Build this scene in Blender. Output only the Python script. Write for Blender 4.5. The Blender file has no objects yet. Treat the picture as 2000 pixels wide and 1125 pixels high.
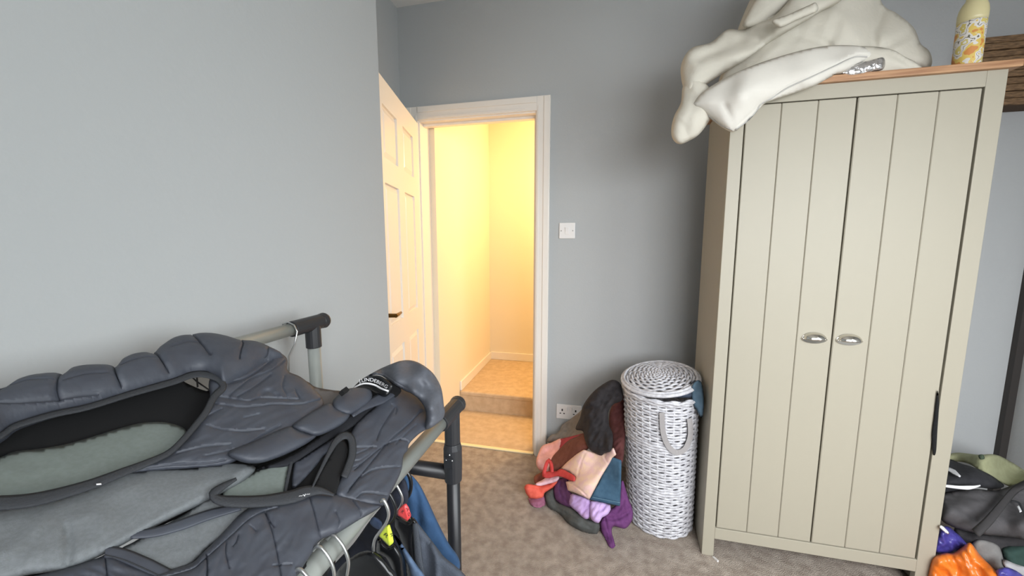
import bpy, bmesh, math, random
import numpy as np
from mathutils import Vector, noise
from mathutils.bvhtree import BVHTree
from mathutils.geometry import delaunay_2d_cdt

random.seed(7)
C = bpy.context.scene.collection
SC = bpy.context.scene

# ------------------------------------------------------------------ camera
H = 1.28                     # eye height
F, PIT, YAW = 727.4, .1204, .2299
CAM = np.array([0., 0., H])
_fw = np.array([-math.sin(YAW)*math.cos(PIT), math.cos(YAW)*math.cos(PIT), -math.sin(PIT)])
_rt = np.array([math.cos(YAW), math.sin(YAW), 0.])
_up = np.cross(_rt, _fw)
cd = bpy.data.cameras.new('camera'); cam = bpy.data.objects.new('camera', cd); C.objects.link(cam)
cd.sensor_fit = 'HORIZONTAL'; cd.sensor_width = 36.; cd.lens = F/2000*36.; cd.clip_start = .02
cam.location = (0, 0, H)
cam.rotation_euler = (math.pi/2-PIT, 0, YAW)
SC.camera = cam

# ------------------------------------------------------------------ light
SC.view_settings.view_transform = 'Standard'; SC.view_settings.look = 'None'
SC.view_settings.gamma = 1; SC.view_settings.use_curve_mapping = False
SC.view_settings.exposure = 0.0
w = bpy.data.worlds.new('sky'); SC.world = w; w.use_nodes = True
w.node_tree.nodes['Background'].inputs[0].default_value = (.62, .78, 1, 1)
w.node_tree.nodes['Background'].inputs[1].default_value = .6

def area(name, loc, rot, sx, sy, power, col, spread=math.pi):
    l = bpy.data.lights.new(name, 'AREA'); l.shape = 'RECTANGLE'; l.size = sx; l.size_y = sy
    l.energy = power; l.color = col; l.spread = spread
    o = bpy.data.objects.new(name, l); C.objects.link(o); o.location = loc; o.rotation_euler = rot
    return o
WX0, WX1, WZ0, WZ1, WY = .30, 1.60, .80, 2.10, -.75       # the bedroom window, behind the camera
area('window_daylight', ((WX0+WX1)/2, WY-.02, (WZ0+WZ1)/2), (math.radians(90-37), 0, 0), WX1-WX0-.06, WZ1-WZ0-.06, 42, (.965, .975, 1), math.radians(130))
VY0, VY1 = -.65, .35                                      # side window added in the right wall to brighten the left wall
area('added_side_light', (1.87, (VY0+VY1)/2, (WZ0+WZ1)/2), (math.radians(90-30), 0, math.radians(90)), VY1-VY0-.06, WZ1-WZ0-.06, 46, (.92, .985, 1))  # fill light for the left wall, set in an added window
pl = bpy.data.lights.new('landing_lamp', 'POINT'); pl.energy = 48; pl.color = (1, .65, .28); pl.shadow_soft_size = .09
po = bpy.data.objects.new('landing_lamp', pl); C.objects.link(po); po.location = (-.02, 2.82, 1.86)

# ------------------------------------------------------------------ helpers
def lin(c):
    return tuple(((v/255/12.92) if v/255 <= .04045 else ((v/255+.055)/1.055)**2.4) for v in c)

def mat(name, col, rough=.6, metal=0., col2=None, nscale=30., stretch=(1, 1, 1), bump=0., bscale=200., sheen=0., coat=0., detail=3., lo=.35, hi=.65, bstretch=(1, 1, 1)):
    m = bpy.data.materials.new(name); m.use_nodes = True
    nt = m.node_tree; b = nt.nodes['Principled BSDF']
    b.inputs['Base Color'].default_value = (*lin(col), 1)
    b.inputs['Roughness'].default_value = rough; b.inputs['Metallic'].default_value = metal
    if sheen: b.inputs['Sheen Weight'].default_value = sheen
    if coat: b.inputs['Coat Weight'].default_value = coat
    tc = nt.nodes.new('ShaderNodeTexCoord')
    def tex(scale, st, det):
        mp = nt.nodes.new('ShaderNodeMapping'); mp.inputs['Scale'].default_value = st
        nt.links.new(tc.outputs['Object'], mp.inputs[0])
        n = nt.nodes.new('ShaderNodeTexNoise'); n.inputs['Scale'].default_value = scale; n.inputs['Detail'].default_value = det
        nt.links.new(mp.outputs[0], n.inputs[0]); return n
    if col2:
        n = tex(nscale, stretch, detail)
        r = nt.nodes.new('ShaderNodeValToRGB'); r.color_ramp.elements[0].position = lo; r.color_ramp.elements[1].position = hi
        r.color_ramp.elements[0].color = (*lin(col), 1); r.color_ramp.elements[1].color = (*lin(col2), 1)
        nt.links.new(n.outputs['Fac'], r.inputs[0]); nt.links.new(r.outputs[0], b.inputs['Base Color'])
    if bump:
        n = tex(bscale, bstretch, 4)
        bp = nt.nodes.new('ShaderNodeBump'); bp.inputs['Strength'].default_value = 1; bp.inputs['Distance'].default_value = bump
        nt.links.new(n.outputs['Fac'], bp.inputs['Height']); nt.links.new(bp.outputs[0], b.inputs['Normal'])
    return m

def link(name, me, m=None, parent=None, smooth=False, bevel=0., kind=None, label=None, seg=2):
    o = bpy.data.objects.new(name, me); C.objects.link(o)
    if m: me.materials.append(m)
    if parent is not None:
        o.parent = parent
    if smooth:
        me.polygons.foreach_set('use_smooth', [True]*len(me.polygons))
    if bevel:
        bv = o.modifiers.new('edge', 'BEVEL'); bv.width = bevel; bv.segments = seg; bv.limit_method = 'ANGLE'
    if kind: o['kind'] = kind
    if label: o['label'] = label
    return o

def origin(p):
    x = np.zeros(3)
    while p is not None:
        x = x + np.array(p.location); p = p.parent
    return x

class MB:
    """collects geometry in world coordinates; build() links it as one mesh object"""
    def __init__(s): s.v = []; s.f = []
    def add(s, vs, fs):
        k = len(s.v); s.v += [tuple(map(float, v)) for v in vs]; s.f += [tuple(i+k for i in f) for f in fs]; return s
    def box(s, x0, x1, y0, y1, z0, z1):
        v = [(x, y, z) for x in (x0, x1) for y in (y0, y1) for z in (z0, z1)]
        return s.add(v, [(0, 1, 3, 2), (4, 6, 7, 5), (0, 4, 5, 1), (2, 3, 7, 6), (0, 2, 6, 4), (1, 5, 7, 3)])
    def hexa(s, bottom, top):
        """bottom, top: four points each, same winding"""
        return s.add(list(bottom)+list(top), [(3, 2, 1, 0), (4, 5, 6, 7), (0, 1, 5, 4), (1, 2, 6, 5), (2, 3, 7, 6), (3, 0, 4, 7)])
    def tube(s, path, r, n=8, closed=False, caps=True):
        P = [np.array(p, float) for p in path]; N = len(P)
        rr = r if hasattr(r, '__len__') else [r]*N
        k0 = len(s.v); up = None
        for i, p in enumerate(P):
            a = P[(i-1) % N] if (closed or i > 0) else p
            b = P[(i+1) % N] if (closed or i < N-1) else p
            t = b-a; t = t/(np.linalg.norm(t)+1e-12)
            if up is None:
                up = np.cross(t, [0, 0, 1.]) if abs(t[2]) < .9 else np.cross(t, [1., 0, 0])
            up = up-t*(up@t); up = up/(np.linalg.norm(up)+1e-12)
            w_ = np.cross(t, up)
            for j in range(n):
                an = 2*math.pi*j/n
                s.v.append(tuple(p+rr[i]*(math.cos(an)*up+math.sin(an)*w_)))
        M = N if closed else N-1
        for i in range(M):
            for j in range(n):
                a = k0+i*n+j; b = k0+i*n+(j+1) % n
                c = k0+((i+1) % N)*n+(j+1) % n; d = k0+((i+1) % N)*n+j
                s.f.append((a, b, c, d))
        if caps and not closed:
            s.f.append(tuple(k0+j for j in range(n))[::-1]); s.f.append(tuple(k0+(N-1)*n+j for j in range(n)))
        return s
    def lathe(s, prof, c, n=32):
        k0 = len(s.v)
        for r, z in prof:
            for j in range(n):
                a = 2*math.pi*j/n; s.v.append((c[0]+r*math.cos(a), c[1]+r*math.sin(a), c[2]+z))
        for i in range(len(prof)-1):
            for j in range(n):
                s.f.append((k0+i*n+j, k0+i*n+(j+1) % n, k0+(i+1)*n+(j+1) % n, k0+(i+1)*n+j))
        s.f.append(tuple(k0+j for j in range(n))[::-1]); s.f.append(tuple(k0+(len(prof)-1)*n+j for j in range(n)))
        return s
    def prism(s, poly, f0, f1):
        """poly 2-D points; f0, f1 map (a, b) to 3-D for both ends"""
        n = len(poly)
        return s.add([f0(*p) for p in poly]+[f1(*p) for p in poly],
                     [tuple(range(n))[::-1], tuple(range(n, 2*n))]+[(i, (i+1) % n, n+(i+1) % n, n+i) for i in range(n)])
    def build(s, name, m, parent=None, **k):
        o3 = origin(parent)
        me = bpy.data.meshes.new(name); me.from_pydata([tuple(np.array(v)-o3) for v in s.v], [], s.f)
        bm = bmesh.new(); bm.from_mesh(me); bmesh.ops.recalc_face_normals(bm, faces=bm.faces[:]); bm.to_mesh(me); bm.free()
        return link(name, me, m, parent, **k)

def thing(name, loc, label, cat, group=None):
    o = bpy.data.objects.new(name, None); C.objects.link(o); o.location = loc; o.empty_display_size = .05
    return tag(o, label, cat, group)
def tag(o, label, cat, group=None):
    o['label'] = label; o['category'] = cat
    if group: o['group'] = group
    return o
def struct(o, label=None):
    o['kind'] = 'structure'
    if label: o['label'] = label
    return o

# design helpers: where the sight line of a photo point meets a plane of the room
def rays(P):
    P = np.atleast_2d(np.asarray(P, float))
    return (P[:, :1]-1000)/F*_rt-(P[:, 1:2]-562.5)/F*_up+_fw
def YP(Y):
    return lambda P: (lambda d: CAM+d*(Y/d[:, 1:2]))(rays(P))
def ZP(z):
    return lambda P: (lambda d: CAM+d*((z-H)/d[:, 2:3]))(rays(P))
KD = .5
def DR(h=0.):
    """the sloping sheet between the two rails of the clothes rack"""
    def f(P):
        d = rays(P); c = .93-KD*.31+h
        return CAM+d*((c-H)/(d[:, 2:3]+KD*d[:, :1]))
    return f
def IDW(anch, off=0., zmin=None):
    A = np.array(anch, float)
    def f(P):
        P = np.atleast_2d(np.asarray(P, float)); d = rays(P)
        D = np.hypot(P[:, :1]-A[None, :, 0], P[:, 1:2]-A[None, :, 1])+3
        W = D**-2.5; Y = (W*A[None, :, 2]).sum(1)/W.sum(1)+off
        R = CAM+d*(Y[:, None]/d[:, 1:2])
        if zmin is not None: R[:, 2] = np.maximum(R[:, 2], zmin)
        return R
    return f

def smooth(pts, n=6, closed=True):
    P = [np.array(p[:2], float) for p in pts]; N = len(P); out = []
    for i in range(N if closed else N-1):
        g = (lambda k: P[k % N]) if closed else (lambda k: P[min(max(k, 0), N-1)])
        a, b, c, d = g(i-1), g(i), g(i+1), g(i+2)
        for k in range(n):
            t = k/n
            out.append(.5*((2*b)+(c-a)*t+(2*a-5*b+4*c-d)*t*t+(3*b-a-3*c+d)*t**3))
    if not closed: out.append(P[-1])
    return np.array(out)

def resample(P, step, closed=True):
    P = np.asarray(P); Q = np.vstack([P, P[:1]]) if closed else P
    L = np.concatenate([[0], np.cumsum(np.hypot(*np.diff(Q, axis=0).T))])
    n = max(4, int(L[-1]/step)); t = np.linspace(0, L[-1], n+1)
    R = np.stack([np.interp(t, L, Q[:, k]) for k in (0, 1)], 1)
    return R[:-1] if closed else R

def segdist(P, Q, closed):
    Q = np.asarray(Q, float); A = Q if closed else Q[:-1]; B = np.roll(Q, -1, 0) if closed else Q[1:]
    best = np.full(len(P), 1e9)
    for a, b in zip(A, B):
        d = b-a; t = np.clip(((P-a)@d)/(d@d+1e-9), 0, 1)
        best = np.minimum(best, np.hypot(*(P-a-t[:, None]*d).T))
    return best

def inside(P, Q):
    x, y = P.T; r = np.zeros(len(P), bool); n = len(Q)
    for i in range(n):
        (x0, y0), (x1, y1) = Q[i], Q[(i+1) % n]
        if y0 == y1: continue
        c = ((y0 > y) != (y1 > y)) & (x < (x1-x0)*(y-y0)/(y1-y0)+x0)
        r ^= c
    return r

def puff(name, pts, base, m, parent=None, step=6., infl=.01, edge=20., back=.004, creases=(), wr=None, seed=0, rnd=6, label=None, zmin=None, kind=None, dirv=None, rest=None):
    """a closed cushion-like piece of cloth with its own thickness: outline, bulge, seams and wrinkles"""
    B = resample(smooth(pts, rnd) if rnd else np.array([p[:2] for p in pts], float), step)
    lo, hi = B.min(0), B.max(0)
    gx = np.arange(lo[0], hi[0], step); gy = np.arange(lo[1], hi[1], step*.87)
    G = np.array([(x+(step/2 if j % 2 else 0), y) for j, y in enumerate(gy) for x in gx]).reshape(-1, 2)
    rs = np.random.RandomState(seed+1); G = G+rs.uniform(-.12, .12, G.shape)*step
    G = G[inside(G, B)]
    if len(G): G = G[segdist(G, B, True) > step*.55]
    SL = []                                  # sharp folds: a row of points in the slit and one on either lip
    for c in creases:
        if c[1] > 3.25: continue
        q = resample(smooth(c[0], 5, False) if len(c[0]) > 2 else np.array(c[0], float), max(2.2, step*.8), False)
        tt = np.gradient(q, axis=0); tt /= np.hypot(*tt.T)[:, None]+1e-9; nq = np.stack([-tt[:, 1], tt[:, 0]], 1)
        pts_ = np.vstack([q, q+nq*c[1]*.62, q-nq*c[1]*.62])
        pts_ = pts_[inside(pts_, B)]
        if not len(pts_): continue
        pts_ = pts_[segdist(pts_, B, True) > 1.2]
        if len(G): G = G[segdist(G, q, False) > c[1]*1.1]
        for old in range(len(SL)): SL[old] = SL[old][segdist(SL[old], q, False) > c[1]*.9] if len(SL[old]) else SL[old]
        SL.append(pts_)
    SL = [x for x in SL if len(x)]
    if SL: G = np.vstack([G]+SL) if len(G) else np.vstack(SL)
    P = np.vstack([B, G]) if len(G) else B
    nb = len(B)
    res = delaunay_2d_cdt([Vector(p) for p in P], [], [list(range(nb))], 1, 1e-6)
    V2 = np.array([tuple(v) for v in res[0]]); T = [tuple(f) for f in res[2]]
    orig = res[3]
    d = segdist(V2, B, True); d[d < .02] = 0
    t = np.clip(d/edge, 0, 1); prof = np.sqrt(np.clip(1-(1-t)**2, 0, 1))
    up = infl*prof
    for c in creases:
        cp, wd, dp = c[:3]; q = smooth(cp, 5, False) if len(cp) > 2 else np.array(cp, float)
        dd = segdist(V2, q, False)
        fade = np.minimum(1, d/8)
        if wd <= 3.25: up = up-1.15*dp*np.clip(1-dd/(wd*.62), 0, 1)*fade-.25*dp*np.exp(-(dd/(wd*2.6))**2)*fade
        else: up = up-dp*np.exp(-(dd/wd)**2)*fade
    if wr:
        amp, sx, sy, ang = wr; ca, sa = math.cos(math.radians(ang)), math.sin(math.radians(ang))
        u = (V2[:, 0]*ca+V2[:, 1]*sa)/sx; v = (-V2[:, 0]*sa+V2[:, 1]*ca)/sy
        wv = np.array([(1-abs(noise.noise(Vector((a, b, seed*3.7))))*2.4)*.7+noise.noise(Vector((a*2.3, b*2.3, seed*1.3+9)))*.5 for a, b in zip(u, v)])
        up = up+amp*wv*np.minimum(1, d/max(8, edge*.6))
    W = base(V2); view = CAM-W; view /= np.linalg.norm(view, axis=1)[:, None]
    if dirv is not None:
        view = view*.35+np.array(dirv, float)*.65; view /= np.linalg.norm(view, axis=1)[:, None]
    Fr = W+view*up[:, None]; Bk = W-view*(back*prof)[:, None]
    if zmin is not None:
        Fr[:, 2] = np.maximum(Fr[:, 2], zmin+.002); Bk[:, 2] = np.maximum(Bk[:, 2], zmin)
    if rest is not None:                      # cloth lying on a top board: nothing sinks through it
        for A_ in (Fr, Bk):
            on = (A_[:, 0] > rest[0]) & (A_[:, 0] < rest[1]) & (A_[:, 1] > rest[2]) & (A_[:, 1] < rest[3])
            A_[on, 2] = np.maximum(A_[on, 2], rest[4])
    n = len(V2); bmap = {}; verts = [tuple(p) for p in Fr]
    for i in range(n):
        if d[i] == 0: bmap[i] = i
        else: bmap[i] = len(verts); verts.append(tuple(Bk[i]))
    faces = T+[tuple(bmap[i] for i in f[::-1]) for f in T]
    faces = [f for f in faces if len(set(f)) == 3]
    mb = MB(); mb.v = verts; mb.f = faces
    return mb.build(name, m, parent, smooth=True, label=label, kind=kind)

def ribbon(name, path, wpx, base, m, parent=None, th=.003, step=5., label=None, dome=.0):
    """a narrow band of cloth that follows a line"""
    q = resample(smooth(path, 6, False) if len(path) > 2 else np.array(path, float), step, False)
    t = np.gradient(q, axis=0); t /= np.hypot(*t.T)[:, None]; nn = np.stack([-t[:, 1], t[:, 0]], 1)
    ws = np.interp(np.linspace(0, 1, len(q)), np.linspace(0, 1, len(wpx)), wpx) if hasattr(wpx, '__len__') else np.full(len(q), wpx)
    rows = []
    for k, a in ((-1, 0), (-.6, 1), (0, 1.15), (.6, 1), (1, 0), (.5, -.6), (-.5, -.6)):
        Wd = base(q+nn*(ws/2*k)[:, None]); v = CAM-Wd; v /= np.linalg.norm(v, axis=1)[:, None]
        rows.append(Wd+v*(th*a))
    N = len(q); M = len(rows); mb = MB()
    mb.add([tuple(r[i]) for i in range(N) for r in rows],
           [(i*M+j, i*M+(j+1) % M, (i+1)*M+(j+1) % M, (i+1)*M+j) for i in range(N-1) for j in range(M)]+[tuple(range(M)), tuple((N-1)*M+j for j in range(M))[::-1]])
    return mb.build(name, m, parent, smooth=True, label=label)

def ON(o, lift=.0):
    """points on the visible surface of a finished piece"""
    me = o.data; off = origin(o) if o.parent is None else origin(o.parent)+np.array(o.location)
    bv = BVHTree.FromPolygons([tuple(np.array(v.co)+off) for v in me.vertices], [tuple(p.vertices) for p in me.polygons])
    def f(P):
        P = np.atleast_2d(np.asarray(P, float)); d = rays(P); out = []; last = None
        for r in d:
            u = r/np.linalg.norm(r); h = bv.ray_cast(Vector(CAM), Vector(u))
            t = (h[3]-lift) if h[0] is not None else last
            out.append(t); last = t if t is not None else last
        ok = [x for x in out if x is not None]; nxt = ok[0] if ok else 1.
        res = []
        for r, t in zip(d, out):
            t = nxt if t is None else t
            res.append(CAM+r/np.linalg.norm(r)*t)
        return np.array(res)
    return f

def lettering(name, text, path, hpx, base, m, parent=None, label=None, lift=.0015, fit=True):
    cu = bpy.data.curves.new(name, 'FONT'); cu.body = text; cu.size = 1
    tmp = bpy.data.objects.new('lettering_source', cu); C.objects.link(tmp)
    dg = bpy.context.evaluated_depsgraph_get(); me = bpy.data.meshes.new_from_object(tmp.evaluated_get(dg))
    C.objects.unlink(tmp); bpy.data.objects.remove(tmp)
    v = np.array([tuple(x.co[:2]) for x in me.vertices]); w_ = v[:, 0].max()
    q = resample(smooth(path, 8, False) if len(path) > 2 else np.array(path, float), 1., False)
    L = len(q)-1; u = v[:, 0]/w_*L
    t = np.gradient(q, axis=0); t /= np.hypot(*t.T)[:, None]
    ix = np.arange(len(q))
    px = np.interp(u, ix, q[:, 0]); py = np.interp(u, ix, q[:, 1]); tx = np.interp(u, ix, t[:, 0]); ty = np.interp(u, ix, t[:, 1])
    hh = v[:, 1]*hpx/.7
    W = base(np.stack([px+ty*hh, py-tx*hh], 1)); vv = CAM-W; vv /= np.linalg.norm(vv, axis=1)[:, None]; W = W+vv*lift
    o3 = origin(parent)
    for i, x in enumerate(me.vertices): x.co = W[i]-o3
    return link(name, me, m, parent, label=label)

# ------------------------------------------------------------------ materials
PAINT = mat('grey_wall_paint', (178, 181, 182), .75, bump=.0006, bscale=90)
CEIL = mat('white_ceiling_paint', (232, 230, 226), .8)
MAGN = mat('magnolia_wall_paint', (232, 222, 202), .8, bump=.0004, bscale=80)
WOODW = mat('white_gloss_paint', (236, 230, 222), .3)
CARPET = mat('beige_carpet', (160, 146, 133), .95, col2=(190, 177, 164), nscale=24, detail=10, lo=.36, hi=.66, bump=.010, bscale=260)
HCARPET = mat('landing_carpet', (206, 180, 148), .95, col2=(220, 196, 166), nscale=22, detail=8, bump=.006, bscale=300)
CREAM = mat('cream_cabinet_paint', (163, 157, 141), .5)
INNER = mat('dark_cabinet_inside', (60, 55, 48), .9)
OAK = mat('oak_veneer', (150, 108, 76), .45, col2=(188, 146, 108), nscale=7, stretch=(1, 14, 14), detail=6)
CHROME = mat('polished_steel', (215, 212, 205), .14, 1.)
WICKER = mat('white_washed_wicker', (178, 177, 182), .6, col2=(210, 210, 214), nscale=60)
STRAP = mat('grey_handle_webbing', (158, 154, 154), .8, bump=.001, bscale=500)
PLASTW = mat('white_socket_plastic', (232, 230, 228), .3)
HOLE = mat('dark_slot', (48, 44, 42), .7)
BRASS = mat('brass_strip', (244, 230, 190), .35, .2)
DKBRASS = mat('aged_brass_lever', (120, 92, 48), .35, .9)
STEEL = mat('satin_steel_tube', (150, 154, 150), .4, .15, col2=(164, 168, 163), nscale=8, stretch=(1, 1, 1))
WIRE = mat('bright_hanger_wire', (190, 192, 192), .28, .9)
BLKPL = mat('black_plastic', (42, 43, 46), .42)
BLKTUBE = mat('black_tube', (30, 30, 33), .4)
GLOSSBLK = mat('glossy_black_hanger', (22, 23, 25), .25)
NYLON = mat('charcoal_nylon', (62, 65, 74), .56, col2=(67, 71, 80), nscale=30, bump=.0003, bscale=90, bstretch=(1, 2.2, 1))
SOFT = mat('grey_softshell', (104, 108, 110), .7, col2=(112, 116, 119), nscale=300, bump=.0003, bscale=900)
LINING = mat('grey_green_lining', (112, 120, 116), .85, col2=(106, 114, 109), nscale=200)
BLK_CLOTH_SHADE = mat('black_cloth_and_shade', (9, 9, 11), .95)  # black cloth; also painted shade under and inside the gilets
BIND = mat('charcoal_binding', (50, 52, 56), .8, bump=.0008, bscale=500)
COLLAR = mat('slate_softshell', (80, 83, 90), .6, col2=(86, 89, 97), nscale=150)
LBLACK = mat('black_label', (20, 21, 23), .4)
LWHITE = mat('white_label_print', (238, 238, 240), .5)
def cloth(name, c, c2=None, bump=.0015, bs=160):
    return mat(name, c, .9, col2=c2, nscale=40, bump=bump*.5, bscale=bs)
DUVETW = mat('white_cotton', (202, 197, 184), .88, bump=.0015, bscale=40)
PILLOWW = mat('white_pillow_cotton', (214, 210, 201), .88, bump=.0005, bscale=60)

# ================================================================== the room
XL, XA, XR, YB, YA, ZC = -.775, -1.175, 1.85, 2.11, 1.25, 2.624
DX0, DX1, DZ = -1.05, -.36, 1.985        # door opening
o = MB().box(-1.45, XR+.15, WY-.15, 2.2, -.05, 0).build('floor', CARPET); struct(o, 'beige grey cut pile bedroom carpet')
o = MB().box(-1.45, XR+.15, WY-.15, 2.25, ZC, ZC+.1).build('ceiling', CEIL); struct(o, 'white bedroom ceiling')
o = MB().box(-1.4, XL, WY-.12, YA, 0, ZC).build('wall_left', PAINT); struct(o, 'large pale grey wall beside the clothes rack')
o = MB().box(XA-.15, XA, YA, YB, 0, ZC).build('wall_alcove', PAINT); struct(o, 'narrow dark grey alcove wall behind the open door')
mb = MB(); mb.box(XA-.15, DX0-.03, YB, YB+.12, 0, ZC); mb.box(DX1+.03, XR+.12, YB, YB+.12, 0, ZC); mb.box(DX0-.03, DX1+.03, YB, YB+.12, DZ+.03, ZC)
struct(mb.build('wall_back', PAINT), 'grey wall holding the doorway, light switch and socket')
mb = MB(); mb.box(XR, XR+.12, WY-.12, VY0, 0, ZC); mb.box(XR, XR+.12, VY1, YB, 0, ZC); mb.box(XR, XR+.12, VY0, VY1, 0, WZ0); mb.box(XR, XR+.12, VY0, VY1, WZ1, ZC)  # opening left for the added side window
o = mb.build('wall_right', PAINT); struct(o, 'grey side wall at the right edge')
mb = MB(); mb.box(-1.4, WX0, WY-.12, WY, 0, ZC); mb.box(WX1, XR+.12, WY-.12, WY, 0, ZC); mb.box(WX0, WX1, WY-.12, WY, 0, WZ0); mb.box(WX0, WX1, WY-.12, WY, WZ1, ZC)
struct(mb.build('wall_rear', PAINT), 'grey window wall behind the viewer')
win = bpy.data.objects.new('window_1', None); C.objects.link(win); win.location = (WX0, WY, WZ0); struct(win, 'white framed bedroom window behind the viewer')
mb = MB()
for x in (WX0, (WX0+WX1)/2-.02, WX1-.04): mb.box(x, x+.04, WY-.09, WY-.04, WZ0, WZ1)
for z in (WZ0, WZ1-.04): mb.box(WX0, WX1, WY-.09, WY-.04, z, z+.04)
mb.build('window_frame', WOODW, win)
MB().box(WX0-.05, WX1+.05, WY-.1, WY+.08, WZ0-.03, WZ0).build('window_sill', WOODW, win, bevel=.004)
win = bpy.data.objects.new('added_side_window', None); C.objects.link(win); win.location = (XR, VY0, WZ0); struct(win, 'white framed side window added to light the left wall')  # added window, frames the fill light
mb = MB()
for y in (VY0, (VY0+VY1)/2-.02, VY1-.04): mb.box(XR+.05, XR+.1, y, y+.04, WZ0, WZ1)
for z in (WZ0, WZ1-.04): mb.box(XR+.05, XR+.1, VY0, VY1, z, z+.04)
mb.build('window_frame', WOODW, win)
MB().box(XR-.06, XR+.1, VY0-.05, VY1+.05, WZ0-.03, WZ0).build('window_sill', WOODW, win, bevel=.004)
o = MB().box(DX1+.085, XR, YB-.016, YB, 0, .095).build('baseboard_back', WOODW, bevel=.004); struct(o, 'white skirting board along the back wall')
o = MB().box(XA, DX0-.09, YB-.016, YB, 0, .095).build('baseboard_alcove', WOODW, bevel=.004); struct(o)
o = MB().box(1.822, 1.85, 2.085, 2.11, 0, 1.62).build('corner_strip', mat('dark_corner_strip', (52, 48, 46), .6)); struct(o, 'dark vertical strip in the corner right of the wardrobe')  # plain dark upright strip set in the corner
o = MB().box(.6, XR, YB-.03, YB, ZC-.03, ZC).build('trim_3', CEIL); struct(o)

# landing beyond the door
HX0, HX1, HY1, SY, SZ, HZ = -1.015, 1.0, 3.4, 2.58, .155, 2.36
o = MB().box(HX0-.15, HX1, YB+.005, HY1+.1, -.05, .004).build('floor_landing', HCARPET); struct(o, 'lower landing carpet just past the threshold')
o = MB().box(HX0-.1, HX0, YB+.12, HY1, 0, HZ).build('wall_landing_left', MAGN); struct(o, 'warm lit landing wall on the left')
o = MB().box(HX0-.1, HX1, HY1, HY1+.1, 0, HZ).build('wall_landing_back', MAGN); struct(o, 'warm lit landing wall facing the doorway')
o = MB().box(HX1, HX1+.1, YB+.12, HY1, 0, HZ).build('wall_landing_right', MAGN); struct(o)
o = MB().box(HX0-.1, HX1+.1, YB+.12, HY1+.1, HZ, HZ+.1).build('ceiling_landing', MAGN); struct(o, 'warm lit landing ceiling')
stp = bpy.data.objects.new('floor_step', None); C.objects.link(stp); stp.location = (-.4, SY, 0); struct(stp, 'carpeted step up on the landing')
MB().box(HX0, HX1, SY-.008, HY1, SZ-.035, SZ).build('tread', HCARPET, stp, bevel=.012, seg=4)
MB().box(HX0, HX1, SY, SY+.05, .004, SZ-.03).build('riser', HCARPET, stp)
o = MB().box(HX0, HX1, HY1-.016, HY1, SZ, SZ+.075).build('baseboard_landing_back', WOODW, bevel=.004); struct(o, 'cream skirting board along the landing wall above the step')
mb = MB(); mb.box(HX0, HX0+.016, SY, HY1, SZ, SZ+.075); mb.box(HX0, HX0+.016, YB+.12, SY, 0, .1)
struct(mb.build('baseboard_landing_left', WOODW, bevel=.004), 'cream skirting board along the left landing wall')
o = MB().box(DX0, DX1, YB-.012, YB+.012, 0, .009).build('trim_4', BRASS, bevel=.003); struct(o, 'pale brass threshold strip between the carpets')

# door frame
fr = bpy.data.objects.new('trim_1', None); C.objects.link(fr); fr.location = (DX1, YB, 0); struct(fr, 'white moulded door frame around the landing doorway')
def arch(x0, x1, z0, z1, along):
    m = MB(); m.box(x0, x1, YB-.018, YB, z0, z1)
    if along == 'z':                    # a raised outer band and a bead
        if x0 > -.7: m.box(x1-.034, x1-.004, YB-.024, YB-.018, z0, z1-.004); m.box(x0+.006, x0+.016, YB-.021, YB-.018, z0, z1-.05)
        else: m.box(x0+.004, x0+.034, YB-.024, YB-.018, z0, z1-.004); m.box(x1-.016, x1-.006, YB-.021, YB-.018, z0, z1-.05)
    else:
        m.box(x0+.004, x1-.004, YB-.024, YB-.018, z1-.034, z1-.004); m.box(x0+.06, x1-.06, YB-.021, YB-.018, z0+.006, z0+.016)
    m.build('architrave', WOODW, fr, bevel=.0025)
arch(DX1+.008, DX1+.082, 0, DZ+.082, 'z'); arch(DX0-.082, DX0-.008, 0, DZ+.082, 'z'); arch(DX0-.008, DX1+.008, DZ+.008, DZ+.082, 'x')
MB().box(DX1, DX1+.03, YB-.004, YB+.125, 0, DZ+.03).build('jamb', WOODW, fr, bevel=.002)
MB().box(DX0-.03, DX0, YB-.004, YB+.125, 0, DZ+.03).build('jamb', WOODW, fr, bevel=.002)
MB().box(DX0, DX1, YB-.004, YB+.125, DZ, DZ+.03).build('head_lining', WOODW, fr, bevel=.002)
mb = MB(); mb.box(DX0, DX1, YB+.042, YB+.075, DZ-.014, DZ); mb.box(DX1-.014, DX1, YB+.042, YB+.075, 0, DZ-.014)
mb.build('door_stop', WOODW, fr, bevel=.002)

# the open six panel door, hinged on the left jamb
dr = bpy.data.objects.new('door_1', None); C.objects.link(dr); dr.location = (-1.06, 2.097, 0); struct(dr, 'white six panel door standing open against the alcove')
A = math.radians(13.8); DD = np.array([math.sin(A), -math.cos(A), 0]); DN = np.array([math.cos(A), math.sin(A), 0]); D0 = np.array([-1.06, 2.097, 0])
def dp(u, z, n): return tuple(D0+DD*u+DN*n+np.array([0, 0, z]))
def dbox(m, u0, u1, z0, z1, n0, n1):
    return m.hexa([dp(u0, z0, n0), dp(u1, z0, n0), dp(u1, z0, n1), dp(u0, z0, n1)], [dp(u0, z1, n0), dp(u1, z1, n0), dp(u1, z1, n1), dp(u0, z1, n1)])
DW, DH = .725, 1.975
cols = [(.125, .325), (.425, .635)]; rows = [(.22, .78), (.905, 1.54), (1.645, 1.865)]
mb = MB(); dbox(mb, 0, DW, .008, DH, -.036, -.012)
for u0, u1 in ((0, cols[0][0]), (cols[0][1], cols[1][0]), (cols[1][1], DW)): dbox(mb, u0, u1, .008, DH, -.012, 0)
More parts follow.
